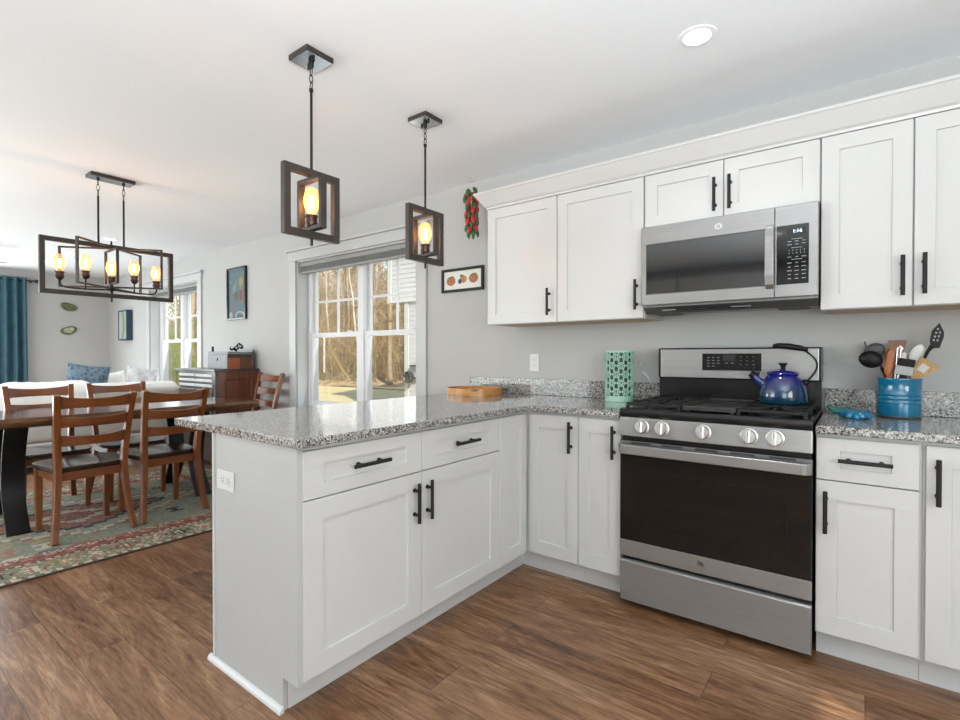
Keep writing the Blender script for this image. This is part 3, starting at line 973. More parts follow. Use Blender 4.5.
m.loft([sec(X0 + .002, YR - .0010, YR - .0200), sec(X0 + .016, YR - .0012, YR - .0405), sec(X0 + .030, YR - .0290, YR - .0455), sec(X1 - .030, YR - .0290, YR - .0455), sec(X1 - .016, YR - .0012, YR - .0405), sec(X1 - .002, YR - .0010, YR - .0200)])
m.build('oven_handle', 'steel', dr, bevel=0.004, seg=3)
emblem(dr, 0.362, YR - 0.0012, 0.286, 0.0135)
# control panel
m = MB()
m.loft([[(X0, -0.640, 0.806), (X1, -0.640, 0.806), (X1, -0.640, 0.893), (X0, -0.640, 0.893)],
        [(X0, YR - .012, 0.806), (X1, YR - .012, 0.806), (X1, YR - .004, 0.893), (X0, YR - .004, 0.893)]])
cp = m.build('control_panel', 'steel', t, bevel=0.004)
for i, x in enumerate((0.110, 0.199, 0.371, 0.545, 0.636)):
    Mk = Matrix.Translation((x, YR - 0.0095, 0.853)) @ Matrix.Rotation(R(-5), 4, 'X')
    m = MB()
    m.lathe([(0.032, 0.0), (0.032, -0.004), (0.0285, -0.0055), (0.0275, -0.022), (0.025, -0.0255), (0.0, -0.0262)], (0, 0, 0), 32, axis=1)
    m.xform(Mk)
    kb = m.build('knob', 'knob_silver', cp, smooth=35)
    m = MB()
    m.box(-0.0060, 0.0060, -0.0360, -0.024, -0.0262, 0.0262)
    m.xform(Mk)
    m.build('grip', 'knob_silver', kb, bevel=0.002)
    m = MB()
    m.box(-0.0009, 0.0009, -0.0366, -0.0355, 0.002, 0.0215)
    m.xform(Mk)
    m.build('pointer', 'plastic_dark', kb)
m = MB()
for x in (0.110, 0.199, 0.371, 0.545, 0.636):
    for dx in (-.034, .032):
        for k in range(2):
            m.box(x + dx - 0.005, x + dx + 0.006 - k * .003, YR - 0.0062 + k * .0006, YR - 0.0048 + k * .0006, 0.872 - k * .006, 0.874 - k * .006)
m.build('dial_markings', 'plastic_dark', cp)
# cooktop
m = MB()
m.loft([[(X0, y, z) for y, z in ((-.655, .894), (-.664, .897), (-.668, .905), (-.667, .922), (-.660, .931), (-.640, .934), (-.615, .925), (-.105, .925), (-.09, .934), (-.09, .894))],
        [(X1, y, z) for y, z in ((-.655, .894), (-.664, .897), (-.668, .905), (-.667, .922), (-.660, .931), (-.640, .934), (-.615, .925), (-.105, .925), (-.09, .934), (-.09, .894))]])
m.build('cooktop', 'black_enamel', t, smooth=35, bevel=0.002)
def burner(x, y, r):
    m = MB()
    m.lathe([(r * 1.25, 0.9252), (r * 1.2, 0.931), (r, 0.932), (r, 0.938), (r * .92, 0.9405), (0.0, 0.941)], (x, y, 0), 28)
    m.build('burner', 'cast_iron', t, smooth=35)
for x, y, r in ((0.145, -0.49, 0.042), (0.145, -0.23, 0.036), (0.615, -0.49, 0.048), (0.615, -0.23, 0.036)):
    burner(x, y, r)
def grate(x0, x1):
    m = MB()
    y0, y1, zg = -0.632, -0.112, 0.958
    h, w = 0.013, 0.012
    def rail(a, b, ww=w):
        m.bar([(*a, zg - h / 2), (*b, zg - h / 2)], ww, h, side=(0, 0, 1) if False else (Vector((b[1] - a[1], a[0] - b[0], 0)).normalized()))
    ym = (y0 + y1) / 2
    xm = (x0 + x1) / 2
    for a, b in (((x0, y0), (x1, y0)), ((x0, y1), (x1, y1)), ((x0, ym), (x1, ym)), ((x0, y0), (x0, y1)), ((x1, y0), (x1, y1))):
        rail(a, b)
    for cy in ((y0 + ym) / 2, (ym + y1) / 2):
        hy = (y1 - y0) / 4
        for sx in (-1, 1):
            rail((xm + sx * (x1 - x0) / 2, cy), (xm + sx * 0.030, cy), 0.009)
            rail((xm + sx * (x1 - x0) / 2, cy + hy), (xm + sx * 0.030, cy + 0.030), 0.009)
            rail((xm + sx * (x1 - x0) / 2, cy - hy), (xm + sx * 0.030, cy - 0.030), 0.009)
        rail((xm, cy + hy), (xm, cy + 0.030), 0.009)
        rail((xm, cy - hy), (xm, cy - 0.030), 0.009)
    for x in (x0, x1):
        for y in (y0, ym, y1):
            m.box(x - .007, x + .007, y - .007, y + .007, 0.9255, 0.946)
    m.build('grate', 'cast_iron', t, bevel=0.002)
grate(0.028, 0.262)
grate(0.500, 0.734)
m = MB()
m.box(0.274, 0.488, -0.628, -0.116, 0.938, 0.945)
m.box(0.274, 0.488, -0.628, -0.620, 0.945, 0.957)
m.box(0.274, 0.488, -0.124, -0.116, 0.945, 0.957)
m.box(0.274, 0.282, -0.620, -0.124, 0.945, 0.957)
m.box(0.480, 0.488, -0.620, -0.124, 0.945, 0.957)
for x in (0.29, 0.472):
    for y in (-0.61, -0.134):
        m.box(x - .008, x + .008, y - .008, y + .008, 0.9255, 0.938)
m.build('griddle', 'griddle_metal', t, bevel=0.002)
# backguard
m = MB()
m.box(X0 + .002, X1 - .002, -0.089, -0.03, 0.893, 1.056)
m.build('lower_backguard', 'black_enamel', t, bevel=0.002)
bgd = box('backguard_shell', 'black_enamel', t, X0 - .001, X1 + .001, -0.098, -0.022, 1.0565, 1.219, bevel=0.004)
m = MB()
m.box(X0 + .012, X1 - .012, -0.1045, -0.0985, 1.060, 1.213)
m.build('backguard_panel', 'steel', bgd, bevel=0.003)
m = MB()
m.box(0.228, 0.516, -0.1072, -0.105, 1.096, 1.194)
dp = m.build('display_panel', 'steel', bgd, bevel=0.004)
m = MB()
m.box(0.234, 0.510, -0.1082, -0.1073, 1.101, 1.189)
m.build('display_glass', 'black_glass', dp, bevel=0.001)
m = MB()
for k in range(3):
    for j in range(4):
        if k < 2 or j: m.box(0.258 + k * 0.024, 0.270 + k * 0.024, -0.1088, -0.1082, 1.122 + j * 0.015, 1.1245 + j * 0.015)
for k in range(3):
    for j in range(3):
        m.box(0.415 + k * 0.028, 0.420 + k * 0.028, -0.1088, -0.1082, 1.132 + j * 0.019, 1.1345 + j * 0.019)
for x in (0.345, 0.372):
    m.box(x, x + .012, -0.1088, -0.1082, 1.139, 1.1415)
m.build('key_markings', 'marking', dp)
box('clock_window', 'gasket', dp, 0.334, 0.392, -0.1088, -0.1082, 1.152, 1.184)

# ------------------------------------------------------------------ microwave over the range
t = thing('microwave', 'stainless steel microwave mounted between the cabinets above the range', 'microwave', (0.381, -0.2, 1.41))
YM = -0.386
a0, a1, b0, b1 = 0.004, 0.7585, 1.434, 1.832
m = MB()
m.prism([(-0.004, 1.410), (-0.30, 1.395), (YM + .030, 1.424), (YM + .030, b1), (-0.004, b1)], 0, a0 + .003, a1 - .003)
m.build('body', 'steel_dark', t, bevel=0.002)
xs = 0.597
m = MB()   # door frame with its window opening
f0, f1 = YM + 0.0295, YM
def frame_ring(o0, o1, p0, p1, y): return [(o0, y, p0), (o1, y, p0), (o1, y, p1), (o0, y, p1)]
m.loft([frame_ring(a0, xs - .0008, b0, b1, f0), frame_ring(a0, xs - .0008, b0, b1, f1 + .003), frame_ring(a0 + .003, xs - .0018, b0 + .003, b1 - .003, f1),
        frame_ring(0.028, 0.590, 1.487, 1.742, f1), frame_ring(0.031, 0.587, 1.490, 1.739, f1 + .006)])
dr = m.build('microwave_door', 'steel', t)
m = MB()
m.box(0.0315, 0.5865, f1 + .0015, f1 + .0055, 1.4905, 1.7385)
m.build('door_glass', 'mirror_glass', dr)
m = MB()
m.bar([(0.581, YM - .0005, 1.752), (0.581, YM - .030, 1.738), (0.581, YM - .038, 1.70), (0.581, YM - .038, 1.53), (0.581, YM - .030, 1.492), (0.581, YM - .0005, 1.478)], 0.034, 0.012, side=(1, 0, 0))
m.build('microwave_handle', 'steel', dr, bevel=0.003)
emblem(dr, 0.368, YM - .0002, 1.783, 0.0145, 'knob_silver')
m = MB()
m.loft([frame_ring(xs + .0008, a1, b0, b1, f0), frame_ring(xs + .0008, a1, b0, b1, f1 + .003), frame_ring(xs + .002, a1 - .003, b0 + .003, b1 - .003, f1)])
cp = m.build('control_panel', 'steel', t)
m = MB()
m.box(0.605, 0.724, f1 - .0016, f1 - .0002, 1.489, 1.745)
kp = m.build('keypad', 'black_glass', cp, bevel=0.001)
box('clock_window', 'gasket', kp, 0.645, 0.712, f1 - .0021, f1 - .0016, 1.700, 1.731)
text_mesh('1:16', 0.021, 0.0003, 'clock_digits', 'clock_digits', kp, Matrix.Translation((0.682, f1 - .0026, 1.716)) @ Matrix.Rotation(PI / 2, 4, 'X'))
m = MB()
def dash(x, z, w, h=0.003): m.box(x - w / 2, x + w / 2, f1 - .0022, f1 - .0015, z - h / 2, z + h / 2)
rr = random.Random(3)
for z in (1.683, 1.645, 1.595): dash(0.680, z, 0.040, 0.0025)
for z in (1.673, 1.660, 1.605, 1.580, 1.563, 1.546, 1.529, 1.512):
    for x in (0.653, 0.680, 0.706): dash(x, z + rr.uniform(-.001, .001), rr.uniform(.010, .018), 0.0032)
for z in (1.634, 1.622):
    for k in range(5): dash(0.652 + k * 0.014, z, 0.0035, 0.0045)
m.build('key_markings', 'marking', kp)
m = MB()
m.prism([(0.10, -0.352), (0.17, -0.368), (0.42, -0.368), (0.50, -0.352), (0.42, -0.300), (0.17, -0.300)], 2, 1.4045, 1.4095)
m.xform(Matrix.Rotation(R(0), 4, 'X'))
m.build('lamp_recess', 'black_glass', t)
for x0, x1 in ((0.03, 0.15), (0.59, 0.72)):
    m = MB()
    m.box(x0, x1, -0.27, -0.13, 1.3965, 1.4000)
    for k in range(7):
        m.box(x0 + .006, x1 - .006, -0.262 + k * .019, -0.254 + k * .019, 1.3945, 1.3965)
    m.build('grease_filter', 'griddle_metal', t)

# ------------------------------------------------------------------ hanging lamps
def point(name, loc, power, col, r=0.02):
    d = bpy.data.lights.new(name, 'POINT')
    d.energy = power
    d.color = col
    d.shadow_soft_size = r
    o = bpy.data.objects.new(name, d)
    o.location = loc
    C.objects.link(o)
WARM = (1.0, 0.50, 0.16)
def chain(m, x, y, z0, z1, n):
    """n oval links between two heights"""
    L = (z0 - z1) / n
    for k in range(n):
        zc = z0 - L * (k + .5)
        h, w = L * 0.62, 0.008
        pts = []
        for i in range(14):
            a = 2 * PI * i / 14
            u, v = w * math.cos(a), h * math.sin(a)
            pts.append((x + (u if k % 2 == 0 else 0), y + (0 if k % 2 == 0 else u), zc + v))
        m.tube(pts, 0.0020, 6, closed=True)
def rect_frame(m, c, d, half, z0, z1, w, depth):
    """an upright rectangular frame of flat bar; d is its horizontal direction"""
    d = Vector(d).normalized()
    n = Vector((-d.y, d.x, 0))
    c = Vector((c[0], c[1], 0))
    def blk(u0, u1, za, zb):
        vs = []
        for z in (za, zb):
            for s, u in ((-1, u0), (-1, u1), (1, u1), (1, u0)):
                vs.append(c + d * u + n * (s * depth / 2) + Vector((0, 0, z)))
        m.loft([vs[:4], vs[4:]])
    blk(-half, -half + w, z0, z1)
    blk(half - w, half, z0, z1)
    blk(-half + w, half - w, z1 - w, z1)
    blk(-half + w, half - w, z0, z0 + w)
def bulb_parts(t, x, y, zs, r=0.034, h=0.122, sock=0.055):
    m = MB()
    m.lathe([(0.009, zs - 0.004), (0.016, zs + 0.002), (0.022, zs + 0.008), (0.0265, zs + 0.022), (0.0265, zs + 0.026), (0.023, zs + 0.028), (0.0235, zs + 0.046), (0.0265, zs + 0.048), (0.0265, zs + sock), (0.012, zs + sock + .001), (0.012, zs + .03)], (x, y, 0), 20)
    s = m.build('socket', 'copper_socket', t, smooth=40)
    z = zs + sock
    m = MB()
    m.lathe([(0.014, z - 0.006), (0.015, z + 0.006), (r * .80, z + 0.028), (r, z + 0.055), (r * .97, z + 0.075), (r * .72, z + h - 0.012), (r * .35, z + h - .003), (0.0, z + h)], (x, y, 0), 20)
    b = m.build('bulb', 'bulb_glass', t, smooth=180)
    m = MB()
    pts = []
    for k in range(13):
        a = 2 * PI * k / 12
        pts.append((x + 0.008 * math.cos(a), y + 0.008 * math.sin(a), z + (0.026 if k % 2 else 0.085)))
    m.tube(pts, 0.0016, 5)
    m.build('filament', 'filament', b)
    return s

def pendant(y, label):
    x = -0.975
    t = thing('pendant_lamp', label, 'pendant lamp', (x, y, ZC))
    box('canopy', 'bronze', t, x - .066, x + .066, y - .066, y + .066, ZC - 0.022, ZC - 0.0005, bevel=0.002)
    box('canopy_plate', 'canopy_metal', t, x - .062, x + .062, y - .062, y + .062, ZC - 0.0245, ZC - 0.0222)
    m = MB()
    for s in (-1, 1):
        m.lathe([(0.006, ZC - .036), (0.006, ZC - .0246)], (x + s * .035, y - s * .012, 0), 10)
    m.lathe([(0.004, ZC - .052), (0.010, ZC - .046), (0.012, ZC - .0246)], (x, y, 0), 12)
    m.build('canopy_screws', 'black_metal', t, smooth=40)
    m = MB()
    chain(m, x, y, ZC - 0.050, ZC - 0.140, 3)
    m.build('chain', 'black_metal', t, smooth=180)
    m = MB()
    m.tube([(x, y, ZC - 0.138), (x, y, 1.972)], 0.0055, 10)
    m.lathe([(0.009, ZC - .150), (0.009, ZC - .138)], (x, y, 0), 10)
    m.build('rod', 'black_metal', t, smooth=40)
    m = MB()
    rect_frame(m, (x, y), (0, 1, 0), 0.136, 1.679, 1.971, 0.030, 0.028)
    m.build('outer_frame', 'bronze', t, bevel=0.0015)
    m = MB()
    rect_frame(m, (x, y), (1, 0, 0), 0.086, 1.712, 1.938, 0.017, 0.030)
    m.build('inner_frame', 'bronze', t, bevel=0.0015)
    m = MB()
    m.tube([(x, y, 1.938), (x, y, 1.9405)], 0.006, 10)
    m.tube([(x, y, 1.900 + .02), (x, y, 1.9375)], 0.005, 10)
    m.lathe([(0.004, 1.648), (0.006, 1.652), (0.006, 1.679)], (x, y, 0), 10)
    m.lathe([(0.008, 1.7125), (0.010, 1.719), (0.008, 1.728)], (x, y, 0), 12)
    m.build('finial', 'black_metal', t, smooth=40)
    bulb_parts(t, x, y, 1.722)
    point('pendant_light', (x, y, 1.84), 1.5, WARM, 0.03)
pendant(-1.657, 'square-framed bronze pendant lamp nearer the camera, above the peninsula end')
pendant(-0.953, 'square-framed bronze pendant lamp farther back, in front of the window')

cx, cy = -3.40, -1.660
t = thing('chandelier', 'long rectangular bronze chandelier with five bulbs above the dining table', 'chandelier', (cx, cy, ZC))
box('canopy', 'bronze', t, cx - .058, cx + .058, cy - .135, cy + .135, ZC - 0.024, ZC - 0.0005, bevel=0.002)
box('canopy_plate', 'canopy_metal', t, cx - .052, cx + .052, cy - .129, cy + .129, ZC - 0.0265, ZC - 0.0242)
for dy in (-0.077, 0.077):
    m = MB()
    chain(m, cx, cy + dy, ZC - 0.030, ZC - 0.150, 3)
    m.lathe([(0.004, ZC - .040), (0.010, ZC - .035), (0.010, ZC - .0266)], (cx, cy + dy, 0), 12)
    m.build('chain', 'black_metal', t, smooth=60)
    m = MB()
    m.tube([(cx, cy + dy, ZC - 0.148), (cx, cy + dy, 1.972)], 0.0065, 10)
    m.build('rod', 'black_metal', t, smooth=40)
m = MB()
rect_frame(m, (cx, cy), (0, 1, 0), 0.402, 1.592, 1.972, 0.030, 0.030)
m.build('outer_frame', 'bronze', t, bevel=0.0015)
for d, half, z0, z1 in (((0.21, -0.255, 0), 0.33, 1.655, 1.962), ((-0.214, -0.25, 0), 0.33, 1.662, 1.952), ((1, 0, 0), 0.125, 1.688, 1.942)):
    m = MB()
    rect_frame(m, (cx, cy), d, half, z0, z1, 0.011, 0.017)
    m.build('inner_frame', 'bronze', t, bevel=0.001)
m = MB()
m.tube([(cx, cy, 1.592), (cx, cy, 1.562)], 0.006, 10)
m.build('finial', 'black_metal', t, smooth=40)
m = MB()
m.tube([(cx, cy, 1.93), (cx, cy, 2.0)], 0.006, 10)
m.build('top_pin', 'black_metal', t, smooth=40)
m = MB()
m.lathe([(0.008, 1.595), (0.008, 1.640), (0.026, 1.646), (0.028, 1.656), (0.018, 1.664), (0.009, 1.668), (0.009, 1.690)], (cx, cy, 0), 16)
m.build('hub', 'black_metal', t, smooth=40)
bys = (-1.955, -1.812, -1.660, -1.518, -1.372)
for s, ye in ((-1, bys[0]), (1, bys[4])):
    m = MB()
    L = abs(ye - cy)
    pts = [(cx, cy + s * L * u, 1.652 - 0.012 * math.sin(u * PI * .8)) for u in (0.06, 0.25, 0.5, 0.75, 0.9)] + [(cx, cy + s * (L - .008), 1.654), (cx, cy + s * L, 1.668), (cx, cy + s * L, 1.690)]
    m.tube(pts, 0.0055, 8)
    yb = bys[1] if s < 0 else bys[3]
    m.tube([(cx, yb, 1.645), (cx, yb, 1.712)], 0.005, 8)
    m.build('arm', 'black_metal', t, smooth=60)
for i, y in enumerate(bys):
    bulb_parts(t, cx, y, 1.712 if i in (1, 3) else 1.690, r=0.034, h=0.118)
for y in (-1.88, -1.66, -1.44):
    point('chandelier_light', (cx, y, 1.83), 1.4, WARM, 0.03)

# recessed downlights in the ceiling
def downlight(x, y, label, power):
    t = thing('recessed_light', label, 'ceiling light', (x, y, ZC), group='recessed ceiling lights')
    m = MB()
    m.lathe([(0.0495, ZC - .0005), (0.072, ZC - .0005), (0.071, ZC - .004), (0.051, ZC - .006)], (x, y, 0), 40, closed=True)
    m.build('trim_ring', 'ceiling_paint', t, smooth=40)
    m = MB()
    m.lathe([(0.049, ZC - .0012), (0.049, ZC - .0055), (0.0, ZC - .0058)], (x, y, 0), 40)
    m.build('lens', 'downlight_disc', t)
    d = bpy.data.lights.new('downlight', 'SPOT')
    d.energy = power
    d.spot_size = R(120)
    d.spot_blend = 0.9
    d.shadow_soft_size = 0.06
    d.color = (0.96, 0.98, 1.0)
    o = bpy.data.objects.new('downlight', d)
    o.location = (x, y, ZC - 0.03)
    C.objects.link(o)
downlight(0.374, -0.807, 'round recessed light in the kitchen ceiling above the upper cabinets', 12)
downlight(-5.66, -1.0, 'small round recessed light seen through the chandelier rods', 16)
downlight(-7.93, -1.01, 'small distant recessed light seen inside the chandelier frame', 16)
downlight(1.9, -2.0, 'round recessed light in the kitchen ceiling beyond the right edge', 12)
downlight(0.2, -3.9, 'round recessed light in the ceiling behind the viewer', 14)

# ------------------------------------------------------------------ things on the counters
# wooden tray
tx, ty, tz = -1.215, -0.212, 0.9145
t = thing('serving_tray', 'round wooden serving tray with cut-out handles on the corner of the counter', 'tray', (tx, ty, tz))
m = MB()
def ell(r, z, n=48): return [(tx + r * 0.96 * math.cos(2 * PI * k / n), ty + r * 0.92 * math.sin(2 * PI * k / n), tz + z) for k in range(n)]
m.loft([ell(.190, 0), ell(.190, .010), ell(0.0001, .010)][:2])
m.build('base', 'tray_wood', t)
m = MB()
n = 60
def rim_z(k, top):
    a = abs(math.sin(2 * PI * k / n + R(40)))
    return top
ro, ri = 0.199, 0.191
rings = []
for k in range(n):
    a = 2 * PI * k / n
    c, s = 0.96 * math.cos(a), 0.92 * math.sin(a)
    h = 0.044
    rings.append([(tx + ri * c, ty + ri * s, tz), (tx + ro * c, ty + ro * s, tz), (tx + ro * c, ty + ro * s, tz + h), (tx + ri * c, ty + ri * s, tz + h)])
m.loft(rings, closed=True)
rim = m.build('rim', 'tray_wood', t, smooth=40)
m = MB()
for a0 in (R(-52), R(128)):
    rr_ = []
    for k in range(9):
        a = a0 + R(-9 + k * 2.25)
        hh = 0.007 * math.sin(PI * (k + .3) / 8.6)
        c, s = 0.96 * math.cos(a), 0.92 * math.sin(a)
        rr_.append([(tx + q * c, ty + q * s, tz + 0.036 + e * hh) for q, e in ((ro - .002, -1), (ro + .0012, -1), (ro + .0012, 1), (ro - .002, 1))])
    m.loft(rr_)
m.build('handle_slot', 'console_dark', rim)

# mint lattice lamp in front of the backsplash
lx, ly, lz = -0.215, -0.128, 0.9145
t = thing('lattice_lamp', 'mint green cylinder lamp with cut-out lattice, beside the range', 'lamp', (lx, ly, lz))
r0, H = 0.079, 0.292
m = MB()
m.lathe([(r0 - .004, 0.0), (r0, 0.001), (r0, 0.032), (r0 - .003, 0.033), (r0 - .003, 0.004), (0.0, 0.004)], (lx, ly, lz), 40)
m.build('base_ring', 'mint', t, smooth=40)
m = MB()
m.lathe([(r0 - .003, H - .012), (r0, H - .012), (r0, H), (r0 - .003, H)], (lx, ly, lz), 40, closed=True)
m.build('top_ring', 'mint', t, smooth=40)
m = MB()
NC, NR = 9, 5
ch = (H - 0.045) / NR
def cyl(u, z):
    a = 2 * PI * u / NC
    return (lx + (r0 - .0015) * math.cos(a), ly + (r0 - .0015) * math.sin(a), lz + z)
sw = 0.0034
for i in range(NC):
    for j in range(NR):
        z0 = 0.033 + (j + .5) * ch
        u0 = i + (0.5 if j % 2 else 0.0)
        hexa = [cyl(u0 + .42 * math.cos(2 * PI * k / 6), z0 + .40 * ch * math.sin(2 * PI * k / 6)) for k in range(6)]
        m.tube(hexa, sw, 4, closed=True)
        m.tube([cyl(u0 + .17 * math.cos(2 * PI * k / 6), z0 + .17 * ch * math.sin(2 * PI * k / 6)) for k in range(6)], sw, 4, closed=True)
        for k in range(6):
            a = 2 * PI * k / 6
            m.tube([cyl(u0 + .19 * math.cos(a), z0 + .19 * ch * math.sin(a)), cyl(u0 + .60 * math.cos(a), z0 + .58 * ch * math.sin(a))], sw, 4)
m.build('lattice', 'mint', t)
m = MB()
m.lathe([(r0 - .012, 0.005), (r0 - .012, H - .01)], (lx, ly, lz), 32)
m.build('liner', 'warm_liner', t, smooth=40)
m = MB()
pts = [(lx + .079, ly + .055, lz + .225)] + [(lx + .108 + .020 * math.cos(a), ly + .060, lz + .215 + .024 * math.sin(a)) for a in [R(150 - 36 * k) for k in range(11)]]
m.tube(pts, 0.0028, 6)
m.build('cord_loop', 'silicone_grey', t, smooth=180)
m = MB()
m.tube([(lx + .10, ly + .103, lz + .165), (lx + .125, ly + .100, lz + .145), (lx + .150, ly + .092, lz + .115), (lx + .160, ly + .085, lz + .10)], [0.007, 0.007, 0.003, 0.0025], 8)
m.build('cord_plug', 'plastic_white', t, smooth=60)

# outlets
def outlet(name, label, c, u, out):
    """a plate with two sockets; u across, out away from the wall"""
    c, u, out = Vector(c), Vector(u), Vector(out)
    t = thing(name, label, 'outlet', c)
    Mx = Matrix(((u.x, out.x, 0, c.x), (u.y, out.y, 0, c.y), (0, 0, 1, c.z), (0, 0, 0, 1)))
    MB().box(-0.036, 0.036, 0.0005, 0.0055, -0.058, 0.058, Mx).build('plate', 'plastic_white', t, bevel=0.002)
    for z in (-0.021, 0.021):
        m = MB()
        m.box(-0.017, 0.017, 0.0055, 0.0075, z - 0.015, z + 0.015, Mx)
        s = m.build('socket', 'plastic_white', t, bevel=0.001)
        m = MB()
        m.box(-0.0075, -0.0055, 0.0075, 0.0080, z - 0.003, z + 0.007, Mx)
        m.box(0.0055, 0.0075, 0.0075, 0.0080, z - 0.002, z + 0.006, Mx)
        m.box(-0.002, 0.002, 0.0075, 0.0080, z - 0.011, z - 0.007, Mx)
        m.build('slots', 'plastic_dark', s)
outlet('wall_outlet', 'white outlet on the wall above the corner backsplash', (-0.860, 0, 1.130), (1, 0, 0), (0, -1, 0))
def outlet_sq(label, c, u, out):
    c, u, out = Vector(c), Vector(u), Vector(out)
    t = thing('wall_outlet', label, 'outlet', c)
    Mx = Matrix(((u.x, out.x, 0, c.x), (u.y, out.y, 0, c.y), (0, 0, 1, c.z), (0, 0, 0, 1)))
    MB().box(-0.062, 0.062, 0.0005, 0.006, -0.037, 0.037, Mx).build('plate', 'plastic_white', t, bevel=0.002)
    for x in (-0.020, 0.020):
        s = MB().box(x - .016, x + .016, 0.006, 0.008, -0.017, 0.017, Mx).build('socket', 'plastic_white', t, bevel=0.001)
        m = MB()
        m.box(x - .006, x + .004, 0.008, 0.0085, 0.005, 0.0075, Mx)
        m.box(x - .006, x + .004, 0.008, 0.0085, -0.0075, -0.005, Mx)
        m.box(x + .008, x + .012, 0.008, 0.0085, -0.002, 0.002, Mx)
        m.build('slots', 'plastic_dark', s)
outlet_sq('white outlet on the end panel of the peninsula', (-0.988, YE - 0.018, 0.711), (1, 0, 0), (0, -1, 0))

# kettle
kx, ky, kz = 0.618, -0.255, 0.9585
t = thing('kettle', 'shiny blue enamel kettle with a black handle on the range', 'kettle', (kx, ky, kz))
m = MB()
m.lathe([(0.080, 0.0), (0.092, 0.003), (0.096, 0.012), (0.0945, 0.045), (0.087, 0.085), (0.073, 0.115), (0.060, 0.132), (0.055, 0.134), (0.055, 0.128), (0.0, 0.128)], (kx, ky, kz), 40)
m.build('body', 'kettle_enamel', t, smooth=50)
m = MB()
m.lathe([(0.064, 0.1335), (0.066, 0.137), (0.060, 0.146), (0.035, 0.155), (0.0, 0.157)], (kx, ky, kz), 32)
ld = m.build('lid', 'kettle_enamel', t, smooth=50)
m = MB()
m.lathe([(0.010, 0.156), (0.009, 0.168), (0.018, 0.182), (0.017, 0.186), (0.0, 0.187)], (kx, ky, kz), 20)
m.build('lid_knob', 'nylon_black', ld, smooth=40)
d = Vector((-0.98, -0.2, 0)).normalized()
m = MB()
base = Vector((kx, ky, kz))
m.tube([base + d * .070 + Vector((0, 0, .078)), base + d * .100 + Vector((0, 0, .102)), base + d * .124 + Vector((0, 0, .128))], [0.026, 0.020, 0.014], 16)
sp = m.build('spout', 'kettle_enamel', t, smooth=60)
m = MB()
m.tube([base + d * .119 + Vector((0, 0, .122)), base + d * .131 + Vector((0, 0, .136))], [0.016, 0.015], 14)
m.tube([base + d * .133 + Vector((0, 0, .124)), base + d * .121 + Vector((0, 0, .146)), base + d * .114 + Vector((0, 0, .178))], [0.006, 0.006, 0.003], 8)
m.tube([base + d * .119 + Vector((0, 0, .138)), base + d * .095 + Vector((0, 0, .133))], [0.008, 0.012], 8)
m.build('whistle', 'nylon_black', sp, smooth=60)
m = MB()
pts = []
for k in range(12):
    u = k / 11
    pts.append(base - d * (0.088 + .052 * math.sin(u * PI * .9) - 0.030 * u ** 2) + Vector((0, 0, 0.095 + 0.155 * u ** 0.9)))
m.tube(pts, 0.0042, 8)
hb = m.build('handle_wire', 'nylon_black', t, smooth=180)
m = MB()
e = pts[-1]
m.tube([e - d * .022 + Vector((0, 0, -.008)), e + d * .004 + Vector((0, 0, .003)), e + d * .05 + Vector((0, 0, .012)), e + d * .095 + Vector((0, 0, .016)), e + d * .116 + Vector((0, 0, .014))], [0.005, 0.0125, 0.0145, 0.013, 0.007], 14)
m.build('grip', 'nylon_black', hb, smooth=60)
m = MB()
m.ball(base - d * .086 + Vector((0, 0, .097)), 0.015, sc=(1.2, 1.1, 1))
m.build('handle_bracket', 'nylon_black', t, smooth=180)

# utensil crock
qx, qy, qz = 1.034, -0.140, 0.9145
t = thing('utensil_crock', 'glossy blue enamel crock full of cooking utensils beside the range', 'crock', (qx, qy, qz))
m = MB()
m.lathe([(0.066, 0.0), (0.072, 0.004), (0.0745, 0.014), (0.0745, 0.064), (0.0765, 0.066), (0.0745, 0.070), (0.0745, 0.080), (0.0768, 0.083), (0.0745, 0.086), (0.0745, 0.096), (0.0768, 0.099), (0.0745, 0.102), (0.0757, 0.160), (0.0775, 0.164), (0.0765, 0.168), (0.072, 0.167), (0.0705, 0.160), (0.069, 0.010), (0.0, 0.008)], (qx, qy, qz), 48)
m.build('body', 'teal_enamel', t, smooth=40)
m = MB()
m.lathe([(0.068, -0.0002), (0.0735, 0.003), (0.0735, 0.010), (0.070, 0.010), (0.066, 0.002)], (qx, qy, qz), 40, closed=True)
m.build('foot_ring', 'plastic_dark', t, smooth=40)

UG = 'utensils in the blue crock'
def uten(name, label, mat, cat='utensil'):
    return lambda m, smooth=40, bevel=0.0: tag(m.build(name, mat, None, smooth=smooth, bevel=bevel), label, cat, UG)
def blade(m, p0, p1, w0, w1, th, side=(1, 0, 0), n=6, round_top=True):
    """a flat tapering tool between two points"""
    p0, p1 = Vector(p0), Vector(p1)
    pts, ws = [], []
    for k in range(n + 1):
        u = k / n
        pts.append(p0.lerp(p1, u))
        ws.append(w0 + (w1 - w0) * u)
    if round_top:
        dd = (p1 - p0).normalized()
        for a in (25, 50, 70, 85):
            pts.append(p1 + dd * (w1 * .42 * math.sin(R(a))))
            ws.append(max(0.003, w1 * math.cos(R(a))))
    m.bar(pts, ws, th, side)
bz = qz + 0.02
# ladle
m = MB()
m.tube([(1.000, -0.125, bz), (0.990, -0.155, 1.09), (0.975, -0.175, 1.125)], [0.0055, 0.006, 0.007], 8)
m.ball((0.937, -0.190, 1.162), 0.043, sc=(1.0, 0.55, 0.86), M=Matrix.Rotation(R(18), 3, 'Y').to_4x4())
uten('ladle', 'black ladle leaning out of the left side of the crock', 'nylon_black')(m)
